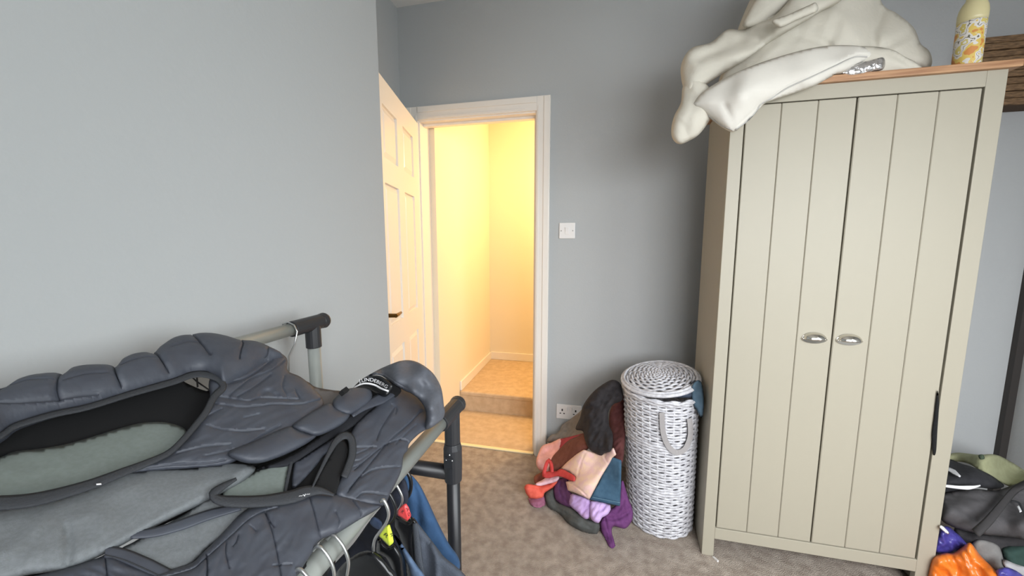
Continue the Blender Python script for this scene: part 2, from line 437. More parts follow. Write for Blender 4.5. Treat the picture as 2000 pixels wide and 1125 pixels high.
for u0, u1 in cols:
    for z0, z1 in ((.008, rows[0][0]), (rows[0][1], rows[1][0]), (rows[1][1], rows[2][0]), (rows[2][1], DH)): dbox(mb, u0, u1, z0, z1, -.012, 0)
mb.build('door_leaf', WOODW, dr)
for u0, u1 in cols:
    for z0, z1 in rows:
        m = MB(); a = .028
        o_, i_ = -.0115, -.002
        B_ = [dp(u0+.004, z0+.004, o_), dp(u1-.004, z0+.004, o_), dp(u1-.004, z1-.004, o_), dp(u0+.004, z1-.004, o_)]
        T_ = [dp(u0+a, z0+a, i_), dp(u1-a, z0+a, i_), dp(u1-a, z1-a, i_), dp(u0+a, z1-a, i_)]
        m.hexa(B_, T_); m.build('door_panel', WOODW, dr)
hd = MB(); dbox(hd, .680, .718, .86, 1.02, 0, .006); hd = hd.build('handle_plate', DKBRASS, dr, bevel=.002)
MB().tube([dp(.699, .968, .004), dp(.699, .968, .045)], .009, 10).build('handle_stem', DKBRASS, hd, smooth=False)
MB().tube([dp(.704, .968, .045), dp(.68, .968, .047), dp(.618, .966, .043)], [.009, .008, .006], 10).build('lever', DKBRASS, hd)

# ================================================================== wardrobe
WL, WR, WF, WBK, WT = .446, 1.217, 1.542, 1.93, 1.815
SK = .026                                       # the left side runs slightly outwards to the back
wd = thing('wardrobe', (WL, WF, 0), 'cream tongue-and-groove double wardrobe with oak top and two cup handles', 'wardrobe')
MB().hexa([(WL, WF+.02, 0), (WL+.018, WF+.02, 0), (WL+SK+.018, WBK, 0), (WL+SK, WBK, 0)], [(WL, WF+.02, WT), (WL+.018, WF+.02, WT), (WL+SK+.018, WBK, WT), (WL+SK, WBK, WT)]).build('side_panel', CREAM, wd, bevel=.0015)
MB().box(WR-.018, WR, WF+.02, WBK, 0, WT).build('side_panel', CREAM, wd, bevel=.0015)
DL, DRR, DB, DT = .492, 1.163, .129, 1.764
MB().box(WL, DL-.002, WF, WF+.022, 0, WT).build('stile', CREAM, wd, bevel=.0015)
MB().box(DRR+.002, WR, WF, WF+.022, 0, WT).build('stile', CREAM, wd, bevel=.0015)
MB().box(DL-.002, DRR+.002, WF, WF+.022, DT+.003, WT).build('top_rail', CREAM, wd, bevel=.0015)
MB().box(DL-.002, DRR+.002, WF, WF+.022, .078, DB-.003).build('bottom_rail', CREAM, wd, bevel=.0015)
MB().box(WL+.03, WR-.02, WF+.1, WBK-.004, .06, .075).build('base_board', INNER, wd)
MB().box(WL+SK, WR-.02, WBK-.008, WBK, .06, WT).build('back_board', INNER, wd)
MB().hexa([(WL-.012, WF-.014, WT), (WR+.024, WF-.014, WT), (WR+.024, WBK+.005, WT), (WL+SK-.012, WBK+.005, WT)],
          [(WL-.012, WF-.014, WT+.022), (WR+.024, WF-.014, WT+.022), (WR+.024, WBK+.005, WT+.022), (WL+SK-.012, WBK+.005, WT+.022)]).build('oak_top', OAK, wd, bevel=.003, label='oak veneered top board')
mid = (DL+DRR)/2
for a, b, hx in ((DL+.002, mid-.0018, .770), (mid+.0018, DRR-.003, .878)):
    d = MB().box(a+.001, b-.001, WF+.008, WF+.02, DB+.001, DT-.001).build('door', CREAM, wd)
    n = 3; wdt = (b-a)/n
    for k in range(n):
        MB().box(a+k*wdt+.0006, a+(k+1)*wdt-.0006, WF+.001, WF+.0085, DB, DT).build('plank', CREAM, d, bevel=.0022, seg=1)
    # half-dome cup pull with flanged ends
    hz = .936; g = MB(); NU, NV = 24, 10; vs = []
    for j in range(NV):
        ph = (math.pi/2)*(j/(NV-1))
        for i in range(NU+1):
            th = math.pi*i/NU; r = math.sin(th)**.75
            vs.append((hx-.034*math.cos(th), WF-.001-.025*r*math.cos(ph), hz-.004+.024*r*math.sin(ph)))
    fs = [(j*(NU+1)+i, j*(NU+1)+i+1, (j+1)*(NU+1)+i+1, (j+1)*(NU+1)+i) for j in range(NV-1) for i in range(NU)]
    g.add(vs, fs); h_ = g.build('handle', CHROME, d, smooth=True, label='polished cup handle')
    so = h_.modifiers.new('wall', 'SOLIDIFY'); so.thickness = .002; so.offset = 1
    pf = MB(); pts_ = [(.0405*math.cos(t), (.0235 if math.sin(t) >= 0 else .0165)*abs(math.sin(t))**1.1*(1 if math.sin(t) >= 0 else -1)-.004) for t in np.linspace(0, 2*math.pi, 36)[:-1]]
    pf.prism(pts_, lambda u, v: (hx+u, WF+.001, hz+v), lambda u, v: (hx+u, WF-.0022, hz+v)).build('handle_plate', CHROME, d, bevel=.0008)
    for sx in (-1, 1): MB().lathe([(.001, -.004), (.0042, -.002), (.0042, .002), (.001, .004)], (hx+sx*.0355, WF-.004, hz-.003), 10).build('handle_stud', CHROME, d, smooth=True)
puff('strap_end', [(1831, 762), (1834, 790), (1831, 840), (1828, 884), (1822, 886), (1820, 850), (1824, 815), (1828, 780)], YP(WF-.003), BLK_CLOTH_SHADE, None, step=3, infl=.003, edge=4, back=.002)
tag(bpy.data.objects['strap_end'], 'black strap pinched in the right edge of the wardrobe door', 'strap')

# ------------------------------------------------------------------ on top of the wardrobe
TOP = (WL-.012, WR+.024, WF-.014, WBK+.2, WT+.0235)
dv = thing('duvet', (.75, 1.7, WT+.022), 'crumpled white duvet heaped on top of the wardrobe', 'duvet')
puff('duvet_heap', [(1440, 60), (1470, -10), (1500, -60), (1580, -90), (1690, -60), (1724, 8), (1752, 26), (1785, 54), (1798, 85), (1814, 98), (1821, 118), (1815, 134), (1795, 138), (1700, 142), (1600, 170), (1480, 190), (1400, 190)],
     IDW([(1440, 60, 1.72), (1600, -60, 1.80), (1720, 8, 1.76), (1821, 120, 1.70), (1700, 140, 1.62), (1500, 180, 1.62), (1400, 190, 1.62), (1650, 60, 1.68)]), DUVETW, dv, step=6, infl=.10, edge=90, back=.04,
     creases=[([(1724, 5), (1716, 40), (1706, 70), (1712, 100)], 11, .028), ([(1730, 92), (1770, 70), (1790, 60)], 9, .022), ([(1660, 20), (1690, 60), (1695, 85)], 16, .015), ([(1640, 18), (1630, 60), (1615, 88)], 12, .012), ([(1560, 70), (1600, 80), (1618, 90)], 9, .012)], wr=(.009, 70, 40, -30), seed=3, rest=TOP)
puff('duvet_skirt', [(1640, 96), (1690, 90), (1740, 96), (1770, 112), (1790, 122), (1803, 138), (1770, 143), (1700, 149), (1650, 130)], YP(1.575), DUVETW, dv, step=5, infl=.03, edge=26, back=.015,
     creases=[([(1735, 98), (1760, 115), (1785, 135)], 6, .010)], wr=(.004, 40, 22, 10), seed=4, rest=TOP)
puff('duvet_fold', [(1330, 128), (1350, 94), (1388, 83), (1420, 58), (1450, 58), (1475, 45), (1510, 33), (1560, -20), (1600, -60), (1650, -60), (1648, -5), (1600, 25), (1550, 55), (1500, 85), (1455, 118), (1410, 145), (1370, 172), (1348, 192), (1334, 170)],
     IDW([(1330, 130, 1.60), (1348, 190, 1.56), (1450, 60, 1.66), (1455, 118, 1.56), (1600, -40, 1.66), (1648, -5, 1.60), (1550, 55, 1.57)]), DUVETW, dv, step=6, infl=.055, edge=38, back=.03,
     creases=[([(1362, 112), (1400, 100), (1440, 82), (1480, 74)], 9, .016), ([(1420, 62), (1440, 80), (1470, 90), (1500, 60)], 8, .012), ([(1512, 33), (1530, 10), (1540, -10)], 6, .02), ([(1350, 150), (1390, 135), (1430, 112)], 14, -.006)], wr=(.007, 50, 24, -32), seed=5, rest=TOP)
puff('duvet_flap', [(1450, 50), (1474, 0), (1500, -50), (1560, -60), (1560, -20), (1535, 15), (1512, 34), (1480, 52)], YP(1.64), DUVETW, dv, step=6, infl=.03, edge=30, back=.02, wr=(.004, 40, 20, -50), seed=8, rest=TOP)
puff('duvet_turnback', [(1508, 40), (1540, 28), (1580, 10), (1594, 5), (1596, 22), (1560, 38), (1528, 53), (1518, 52)], YP(1.515), DUVETW, dv, step=4, infl=.012, edge=12, back=.01, wr=(.003, 30, 16, -25), seed=9, rest=TOP)
puff('duvet_corner', [(1334, 168), (1352, 150), (1385, 170), (1398, 205), (1384, 238), (1366, 262), (1350, 273), (1328, 282), (1314, 272), (1311, 252), (1317, 226), (1330, 200)],
     IDW([(1334, 168, 1.56), (1385, 170, 1.55), (1328, 282, 1.50), (1384, 238, 1.50), (1350, 230, 1.49)]), DUVETW, dv, step=5, infl=.035, edge=28, back=.02, creases=[([(1356, 190), (1348, 225), (1335, 260)], 9, .008)], wr=(.004, 36, 20, 70), seed=6, rest=TOP)
pw = puff('pillow', [(1353, 206), (1358, 196), (1375, 178), (1420, 150), (1470, 128), (1530, 108), (1590, 93), (1640, 88), (1690, 92), (1722, 112), (1700, 118), (1676, 126), (1650, 141), (1620, 152), (1586, 170), (1540, 186), (1498, 200), (1484, 212), (1472, 226), (1452, 244), (1433, 258), (1412, 250), (1385, 230)],
     IDW([(1353, 206, 1.50), (1433, 258, 1.475), (1484, 210, 1.49), (1590, 168, 1.50), (1650, 140, 1.53), (1722, 112, 1.58), (1640, 88, 1.58), (1530, 108, 1.54), (1420, 150, 1.52), (1450, 190, 1.46)]), PILLOWW, None, step=5, infl=.052, edge=46, back=.02,
     creases=[([(1482, 207), (1505, 193), (1540, 168), (1586, 147), (1630, 128), (1672, 107), (1695, 106)], 3.2, .006), ([(1433, 256), (1428, 232), (1416, 206)], 7, .007), ([(1530, 186), (1560, 168)], 6, .004), ([(1440, 246), (1462, 226), (1482, 207)], 3, .004)], wr=(.003, 60, 40, -20), seed=11, rest=TOP)
PIPE = mat('pillow_piping', (186, 184, 180), .8)
q_ = [(1436, 254), (1460, 236), (1476, 219), (1486, 204), (1505, 193), (1540, 171), (1586, 150), (1630, 129), (1668, 112), (1694, 111)]
ribbon('piping', q_, 2.6, ON(pw, .001), PIPE, pw, th=.0025)
ribbon('piping', [(1360, 210), (1385, 228), (1410, 246), (1430, 254)], 2.6, ON(pw, .001), PIPE, pw, th=.0025)
tag(pw, 'plump white pillow drooping over the front corner of the wardrobe top', 'pillow')
SILV = mat('silver_foil', (205, 203, 202), .22, .85, bump=.006, bscale=60)
pk = puff('foil_packet', [(1640, 141), (1665, 126), (1700, 118), (1724, 112), (1729, 122), (1724, 136), (1700, 142), (1665, 150)], YP(1.535), SILV, None, step=3.5, infl=.012, edge=14, back=.01, wr=(.005, 14, 9, 60), seed=12)
tag(pk, 'shiny silver foil packet tucked under the pillow on the wardrobe', 'packet')

# spray bottle with a floral sleeve
FLOR = mat('floral_sleeve', (235, 232, 226), .45)
nt = FLOR.node_tree; tc = nt.nodes.new('ShaderNodeTexCoord'); nz = nt.nodes.new('ShaderNodeTexNoise'); nz.inputs['Scale'].default_value = 27; nz.inputs['Detail'].default_value = 2
nt.links.new(tc.outputs['Object'], nz.inputs[0]); rp = nt.nodes.new('ShaderNodeValToRGB'); rp.color_ramp.interpolation = 'CONSTANT'
els = rp.color_ramp.elements; els[0].position = 0; els[0].color = (*lin((196, 130, 66)), 1); els[1].position = .40; els[1].color = (*lin((206, 178, 92)), 1)
for p_, c_ in ((.47, (206, 202, 196)), (.53, (104, 100, 84)), (.545, (208, 204, 200)), (.60, (196, 180, 104)), (.66, (210, 208, 204))):
    e = els.new(p_); e.color = (*lin(c_), 1)
nt.links.new(nz.outputs['Fac'], rp.inputs[0]); nt.links.new(rp.outputs[0], nt.nodes['Principled BSDF'].inputs['Base Color'])
CAPC = mat('cream_cap', (200, 190, 146), .35)
BX, BY = 1.128, 1.57
bt = thing('spray_bottle', (BX, BY, WT+.022), 'slim bottle with a yellow and orange floral sleeve and cream top on the wardrobe', 'bottle')
MB().lathe([(.029, 0), (.0325, .003), (.0325, .012), (.033, .13), (.0325, .134)], (BX, BY, WT+.022), 36).build('sleeve', FLOR, bt, smooth=True)
MB().lathe([(.0322, .133), (.0335, .145), (.0335, .162), (.031, .178), (.0255, .192), (.020, .200), (.0185, .208), (.0185, .235), (.012, .242)], (BX, BY, WT+.022), 36).build('cap', CAPC, bt, smooth=True, label='cream domed cap')

# brown woven wall box beyond the bottle
RAT = mat('brown_woven_strip', (96, 74, 52), .7, col2=(146, 116, 84), nscale=22, stretch=(1.5, 1, 9), detail=5, bump=.003, bscale=120, bstretch=(1, 1, 4))
rb = thing('woven_box', (1.66, 2.0, 1.84), 'brown box of woven horizontal strips high on the wall right of the bottle', 'box')
MB().box(1.475, 1.845, 2.016, YB-.002, 1.835, 2.105).build('box_body', mat('brown_box_core', (78, 58, 38), .8), rb)
for k in range(10):
    z0 = 1.835+k*.027
    MB().box(1.468, 1.848, 2.001+.004*(k % 2), 2.017, z0+.0012, z0+.0258).build('strip', RAT, rb, bevel=.004)

# ================================================================== switch and socket
sw = thing('light_switch', (-.178, YB, 1.3), 'square white light switch on the grey wall beside the door frame', 'switch')
MB().box(-.222, -.135, YB-.009, YB, 1.304, 1.391).build('plate', PLASTW, sw, bevel=.003)
m = MB(); m.hexa([(-.189, YB-.0088, 1.328), (-.168, YB-.0088, 1.328), (-.168, YB-.0088, 1.366), (-.189, YB-.0088, 1.366)], [(-.189, YB-.011, 1.328), (-.168, YB-.011, 1.328), (-.168, YB-.015, 1.366), (-.189, YB-.015, 1.366)]); m.build('rocker', PLASTW, sw, bevel=.001)
for x in (-.211, -.147): MB().tube([(x, YB-.008, 1.347), (x, YB-.0098, 1.347)], .003, 10).build('screw', mat('switch_screw', (150, 146, 140), .3, .8), sw)
sk = thing('wall_socket', (-.15, YB, .25), 'white double socket low on the wall above the clothes pile', 'socket')
MB().box(-.222, -.076, YB-.011, YB, .251, .339).build('plate', PLASTW, sk, bevel=.003)
for x in (-.188, -.11):
    m = MB(); m.box(x-.004, x+.004, YB-.0125, YB-.01, .300, .312); m.box(x-.0155, x-.006, YB-.0125, YB-.01, .283, .288); m.box(x+.006, x+.0155, YB-.0125, YB-.01, .283, .288); m.build('pin_holes', HOLE, sk)
for x in (-.163, -.137):
    MB().box(x-.006, x+.006, YB-.015, YB-.01, .305, .327).build('rocker', PLASTW, sk, bevel=.0015)
pp = MB(); pp.hexa([(.484, 1.535, .001), (.497, 1.512, .001), (.502, 1.514, .001), (.492, 1.537, .001)], [(.484, 1.535, .004), (.497, 1.512, .009), (.502, 1.514, .009), (.492, 1.537, .004)])
tag(pp.build('paper_scrap', PLASTW), 'tiny white paper scrap on the carpet by the wardrobe foot', 'paper scrap')
exec_later = []

# ================================================================== laundry hamper
hb = np.array([.306, 1.728]); ht = np.array([.286, 1.735]); RB, RT, HH = .138, .154, .618
hp = thing('laundry_hamper', (hb[0], hb[1], 0), 'tall round white wicker laundry hamper beside the wardrobe', 'hamper')
def hc(z): return hb+(ht-hb)*(z/HH)
def hr(z): return RB+(RT-RB)*min(1, (z/HH))
NS = 30
mb = MB(); rowsN = 50
for k in range(rowsN):
    z = .010+k*(HH-.022)/(rowsN-1); c = hc(z); r = hr(z); big = k in (16, 17, 33, 34)
    path = []
    for i in range(NS*4):
        a = 2*math.pi*i/(NS*4)
        ph = math.cos(NS/2*a*1+math.pi*k) if not big else .3*math.cos(NS*a+k)
        rr = r+.0030*ph; path.append((c[0]+rr*math.cos(a), c[1]+rr*math.sin(a), z+.0012*math.sin(NS/2*a+k)))
    mb.tube(path, .0056 if not big else .0066, 6, closed=True)
mb.build('woven_wall', WICKER, hp, smooth=True, kind='stuff')
mb = MB()
for i in range(NS):
    a = 2*math.pi*(i+.5)/NS*1
    mb.tube([(hc(z)[0]+hr(z)*math.cos(a), hc(z)[1]+hr(z)*math.sin(a), z) for z in (0.004, .2, .4, HH)], .0045, 6)
mb.build('stakes', WICKER, hp, smooth=True, kind='stuff')
MB().lathe([(RB-.02, .002), (RB-.006, .004), (RB-.006, .02), (RB-.02, .022)], (hb[0], hb[1], 0), 40).build('base', WICKER, hp)
mb = MB()
for k, (dz, dr_) in enumerate(((-.004, .004), (.006, .001), (.004, .008))):
    mb.tube([(hc(HH)[0]+(RT+dr_)*math.cos(a), hc(HH)[1]+(RT+dr_)*math.sin(a), HH+dz+.003*math.sin(14*a+k*2)) for a in np.linspace(0, 2*math.pi, 90)[:-1]], .0065, 6, closed=True)
mb.build('braided_rim', WICKER, hp, smooth=True)
# lid, propped up on the right by the washing
LC = np.array([.282, 1.742, .672]); LR = .163
ex = np.array([math.cos(math.radians(8)), 0, math.sin(math.radians(8))]); ey = np.array([0, math.cos(math.radians(7)), math.sin(math.radians(7))]); ez = np.cross(ex, ey)
def lp(r, a, h=0.): return LC+ex*(r*math.cos(a))+ey*(r*math.sin(a))+ez*(h+.022*(1-(r/LR)**2))
ld = MB().tube([lp(LR, a) for a in np.linspace(0, 2*math.pi, 80)[:-1]], .0085, 8, closed=True)
ld.tube([lp(LR-.008, a, .006) for a in np.linspace(0, 2*math.pi, 80)[:-1]], .006, 8, closed=True)
ld = ld.build('lid', WICKER, hp, smooth=True, label='round domed wicker lid')
NL = 22; mb = MB()
for k in range(13):
    r = .018+k*.0112
    mb.tube([lp(r, a, .0042*math.cos(NL/2*a+math.pi*k)) for a in np.linspace(0, 2*math.pi, NL*4+1)[:-1]], .0052, 6, closed=True)
mb.build('lid_weave', WICKER, ld, smooth=True, kind='stuff')
mb = MB()
for i in range(NL):
    a = 2*math.pi*(i+.5)/NL; mb.tube([lp(.008, a), lp(.08, a), lp(LR-.004, a)], .0036, 6)
mb.build('lid_spokes', WICKER, ld, smooth=True, kind='stuff')
MB().lathe([(.004, -.004), (.012, 0), (.012, .004), (.004, .007)], tuple(lp(0, 0, .002)), 16).build('lid_button', WICKER, ld, smooth=True)
# webbing handle hanging in a loop on the front
def hs(px, py, off): 
    d = rays([(px, py)])[0]; lo_, hi_ = 1.3, 1.8
    best = None
    for Y in np.linspace(1.45, 1.75, 301):
        p = CAM+d*(Y/d[1]); c = hc(p[2])
        if np.hypot(p[0]-c[0], p[1]-c[1]) <= hr(p[2])+off: return p
    return CAM+d*(1.62/d[1])
loop = [(1293, 806), (1294, 835), (1299, 858), (1309, 876), (1322, 884), (1336, 879), (1345, 864), (1349, 845), (1347, 818)]
q = resample(smooth(loop, 6, False), 4, False); t = np.gradient(q, axis=0); t /= np.hypot(*t.T)[:, None]; nn = np.stack([-t[:, 1], t[:, 0]], 1)
mb = MB(); rws = []
for k, lift in ((-1, .0), (-1, .003), (1, .003), (1, .0)):
    rws.append([hs(*(q[i]+nn[i]*5.2*k), .0125+lift) for i in range(len(q))])
M_ = 4; N_ = len(q)
mb.add([tuple(r[i]) for i in range(N_) for r in rws], [(i*M_+j, i*M_+(j+1) % M_, (i+1)*M_+(j+1) % M_, (i+1)*M_+j) for i in range(N_-1) for j in range(M_)]+[(0, 1, 2, 3), tuple((N_-1)*M_+j for j in (3, 2, 1, 0))])
mb.build('handle_strap', STRAP, hp, smooth=False, label='grey webbing handle')
NAVY = cloth('navy_fabric', (58, 66, 82), (66, 76, 94)); TEAL = cloth('slate_blue_fabric', (66, 88, 104), (76, 98, 114))
o = puff('navy_garment', [(1285, 768), (1320, 764), (1345, 752), (1358, 742), (1362, 760), (1352, 776), (1330, 777), (1300, 776)], IDW([(1285, 768, 1.61), (1358, 742, 1.66), (1320, 770, 1.62)]), NAVY, None, step=3.5, infl=.014, edge=10, back=.03, wr=(.004, 22, 10, 10), seed=21)
tag(o, 'dark navy garment squeezed under the tilted hamper lid', 'garment')
o = puff('slate_garment', [(1352, 752), (1364, 742), (1372, 752), (1375, 780), (1374, 806), (1370, 816), (1360, 800), (1352, 786), (1350, 770)], IDW([(1352, 752, 1.62), (1372, 752, 1.655), (1370, 816, 1.61)]), TEAL, None, step=3.5, infl=.012, edge=10, back=.006, creases=[([(1362, 752), (1366, 790)], 4, .006)], seed=22)
tag(o, 'slate blue garment hanging out of the hamper towards the wardrobe', 'garment')

# ================================================================== clothes pile on the floor
PA = [(1195, 1078, 1.50), (1165, 1030, 1.56), (1040, 995, 1.665), (1130, 1040, 1.56), (1235, 930, 1.62), (1070, 870, 1.97), (1100, 825, 2.02), (1195, 745, 1.86), (1150, 880, 1.74), (1210, 880, 1.66), (1150, 960, 1.62), (1030, 960, 1.72), (1180, 820, 1.80), (1050, 915, 1.83)]
def pile(name, pts, colr, label, off=0., col2=None, cat='garment', **k):
    m = cloth(name+'_cloth', colr, col2 or tuple(min(255, c+12) for c in colr))
    k.setdefault('step', 3.); k.setdefault('infl', .016); k.setdefault('edge', 8); k.setdefault('back', .02); k.setdefault('wr', (.012, 28, 8, -50))
    o = puff(name, pts, IDW(PA, off), m, None, zmin=.002, **k)
    return tag(o, label, cat, 'clothes in the pile beside the hamper')
pile('grey_tee', [(1068, 862), (1076, 850), (1090, 845), (1098, 830), (1112, 820), (1130, 806), (1142, 798), (1150, 830), (1150, 870), (1110, 880), (1080, 868)], (122, 116, 110), 'crumpled grey top at the back of the pile under the socket', .05, seed=31, wr=(.014, 18, 7, -25), infl=.02)
pile('maroon_top', [(1192, 800), (1206, 780), (1218, 772), (1222, 820), (1220, 870), (1215, 905), (1200, 900), (1190, 840)], (78, 36, 34), 'maroon top wedged between the black hoodie and the hamper', .0, seed=32, infl=.015)
pile('purple_top', [(1209, 950), (1216, 938), (1222, 955), (1228, 975), (1235, 993), (1236, 1012), (1228, 1027), (1218, 1033), (1198, 1028), (1195, 1040), (1199, 1054), (1202, 1068), (1200, 1077), (1192, 1078), (1182, 1058), (1174, 1038), (1172, 1018), (1188, 996), (1203, 985)], (92, 44, 96), 'deep purple top trailing onto the carpet in front of the hamper', -.005, seed=33, rnd=3, edge=10, infl=.022, wr=(.009, 30, 10, 70), creases=[([(1228, 1000), (1205, 1012), (1180, 1012)], 4, .012), ([(1182, 1014), (1190, 1042), (1197, 1070)], 3, .012), ([(1220, 975), (1206, 1000)], 4, .008)])
pile('dark_leggings', [(1063, 966), (1070, 956), (1081, 955), (1083, 970), (1088, 980), (1113, 990), (1138, 1008), (1156, 1016), (1171, 1023), (1168, 1041), (1156, 1046), (1132, 1036), (1109, 1022), (1095, 1006), (1075, 997), (1067, 984)], (70, 72, 70), 'dark grey leggings curled along the front edge of the pile', -.015, seed=34, rnd=3, wr=(.008, 34, 8, 30), infl=.028, edge=10)
pile('plum_top', [(1081, 946), (1093, 934), (1110, 934), (1112, 960), (1124, 968), (1118, 992), (1093, 984), (1082, 970)], (84, 44, 84), 'plum top bunched under the peach top', -.02, seed=35, rnd=2, wr=(.012, 30, 8, 65), creases=[([(1094, 940), (1094, 962), (1108, 980)], 3, .012)])
pile('mauve_top', [(1031, 974), (1045, 968), (1062, 964), (1066, 984), (1056, 996), (1042, 993)], (146, 88, 112), 'small mauve cloth peeping out at the left edge of the pile', -.01, seed=36, rnd=2, infl=.018, creases=[([(1036, 984), (1050, 990), (1062, 984)], 3, .008)])
pile('rust_top', [(1043, 931), (1054, 924), (1066, 920), (1080, 925), (1070, 940), (1054, 946), (1044, 944)], (122, 66, 52), 'rust brown cloth under the coral strap', .0, seed=48, rnd=2, infl=.015)
pile('salmon_top', [(1047, 900), (1052, 884), (1060, 870), (1078, 864), (1096, 856), (1097, 870), (1090, 895), (1080, 915), (1070, 925), (1058, 922), (1049, 912)], (230, 168, 158), 'salmon pink top spilling over the left side of the pile', -.01, seed=37, rnd=3, wr=(.010, 26, 8, -58), infl=.028)
pile('crimson_top', [(1095, 857), (1120, 851), (1140, 846), (1140, 866), (1110, 892), (1090, 880)], (156, 50, 60), 'crimson cloth strip between the salmon and brown tops', -.02, seed=38, rnd=0, infl=.012)
pile('brown_trousers', [(1078, 924), (1073, 914), (1078, 894), (1092, 878), (1109, 861), (1128, 852), (1144, 846), (1160, 860), (1150, 876), (1113, 906), (1096, 918)], (106, 58, 46), 'reddish brown trouser leg lying across the pile', -.04, seed=39, rnd=3, wr=(.003, 60, 18, -42), infl=.030, edge=14)
pile('lilac_top', [(1118, 964), (1153, 976), (1154, 990), (1152, 1010), (1142, 1014), (1127, 1000), (1112, 986), (1113, 972)], (184, 152, 202), 'pale lilac top folded under the peach top', -.035, seed=40, rnd=2, infl=.018)
pile('lavender_top', [(1154, 978), (1192, 986), (1188, 1004), (1176, 1011), (1169, 1022), (1156, 1016), (1152, 1002)], (196, 166, 216), 'bright lavender cloth below the teal jeans', -.05, seed=49, rnd=2, infl=.018)
tj_ = pile('teal_jeans', [(1190, 890), (1198, 893), (1214, 899), (1213, 945), (1211, 989), (1180, 982), (1150, 976), (1168, 945), (1180, 915)], (46, 76, 98), 'teal blue jeans leg standing beside the hamper', -.055, seed=41, rnd=0, wr=(.002, 40, 20, 80), infl=.010, edge=6, step=3, creases=[([(1156, 970), (1186, 976), (1212, 982)], 1.6, .003)])
ribbon('hem_stitch', [(1156, 971), (1186, 977), (1211, 982)], 1.4, IDW(PA, -.068), cloth('pale_thread', (96, 128, 146)), tj_, th=.001)
pile('peach_top', [(1095, 915), (1108, 902), (1126, 887), (1140, 878), (1162, 884), (1184, 884), (1198, 873), (1204, 888), (1196, 894), (1191, 904), (1175, 930), (1162, 955), (1151, 976), (1140, 970), (1122, 962), (1109, 958), (1105, 941), (1118, 938), (1125, 932), (1110, 920)], (230, 198, 172), 'pale peach top spread over the middle of the pile', -.07, seed=42, rnd=0, col2=(222, 184, 180), wr=(.003, 50, 20, -50), infl=.012, edge=6, step=3, creases=[([(1108, 942), (1126, 950), (1141, 964), (1148, 972)], 2.5, .007), ([(1144, 882), (1134, 905), (1128, 930)], 3, .004), ([(1190, 884), (1180, 892), (1186, 902)], 3, .006)])
pile('coral_top', [(1024, 952), (1032, 945), (1049, 948), (1070, 944), (1090, 938), (1080, 952), (1063, 963), (1060, 972), (1034, 973)], (222, 92, 74), 'coral orange cloth at the far left tip of the pile', -.035, seed=43, rnd=2, infl=.016, creases=[([(1030, 951), (1050, 953), (1062, 968)], 3, .010)], wr=(.006, 24, 9, -15))
pile('pale_pink_top', [(1044, 946), (1058, 938), (1073, 930), (1092, 930), (1088, 940), (1072, 945), (1056, 949)], (222, 180, 190), 'pale pink cloth lying on the coral cloth', -.06, seed=44, rnd=2, infl=.010, edge=5)
bl_ = pile('red_belt', [(1087, 920), (1096, 915), (1110, 922), (1123, 930), (1122, 940), (1112, 938), (1098, 932), (1086, 930), (1074, 934), (1060, 932), (1060, 924), (1072, 920)], (196, 62, 60), 'knotted red fabric belt on the brown trousers', -.085, seed=45, rnd=2, infl=.008, edge=5, wr=None, back=.006, step=3, cat='belt')
ribbon('knot_loop', [(1062, 926), (1066, 910), (1072, 898), (1077, 908), (1078, 922)], 7, IDW(PA, -.105), bl_.active_material, bl_, th=.006)
pile('black_hoodie', [(1124, 838), (1133, 815), (1140, 790), (1160, 764), (1185, 746), (1200, 742), (1213, 752), (1216, 780), (1198, 790), (1188, 806), (1190, 830), (1197, 850), (1194, 880), (1182, 884), (1174, 890), (1160, 884), (1150, 876), (1142, 858), (1138, 842)], (30, 26, 28), 'black hoodie slumped over the top of the pile against the hamper', -.09, seed=46, wr=(.016, 34, 10, -60), infl=.034, edge=16, creases=[([(1150, 800), (1170, 790), (1185, 800)], 6, .01), ([(1165, 770), (1175, 785), (1190, 780)], 5, .01)])

# ================================================================== bags and clothes right of the wardrobe
RA = [(1860, 885, 1.95), (1990, 905, 1.95), (1860, 960, 1.72), (2010, 960, 1.78), (1850, 1010, 1.62), (2000, 1040, 1.58), (1840, 1040, 1.60), (1830, 1125, 1.60), (1960, 1125, 1.52), (1900, 1200, 1.45), (1920, 1060, 1.58)]
def heap(name, pts, m, label, off=0., cat='bag', **k):
    k.setdefault('step', 5.); k.setdefault('infl', .04); k.setdefault('edge', 24); k.setdefault('back', .04)
    return tag(puff(name, pts, IDW(RA, off), m, None, zmin=.002, **k), label, cat)
heap('olive_jacket', [(1848, 890), (1870, 884), (1910, 888), (1945, 888), (1980, 905), (2010, 925), (2040, 945), (2030, 975), (1975, 952), (1930, 930), (1890, 905), (1850, 900)], cloth('sage_green_cloth', (150, 152, 118), (160, 162, 128)), 'sage green jacket on top of the heap right of the wardrobe', 0., 'jacket', seed=51, creases=[([(1930, 908), (1965, 908), (2000, 922)], 4, .012), ([(1892, 890), (1905, 905), (1925, 925)], 5, .008)], wr=(.004, 50, 24, 20))
puff('jacket_tab', [(1911, 889), (1920, 888), (1923, 896), (1914, 897)], IDW(RA, -.045), cloth('dark_green_tab', (70, 84, 66)), bpy.data.objects['olive_jacket'], step=2, infl=.004, edge=3, back=.003)
tj = heap('track_top', [(1840, 905), (1856, 897), (1876, 905), (1900, 912), (1930, 925), (1950, 938), (1962, 950), (1940, 955), (1900, 952), (1860, 962), (1838, 960), (1835, 930)], cloth('black_track_cloth', (38, 38, 42), (46, 46, 50)), 'black track top with white stripes lying above the grey holdall', -.02, 'garment', seed=52, wr=(.01, 40, 12, 15))
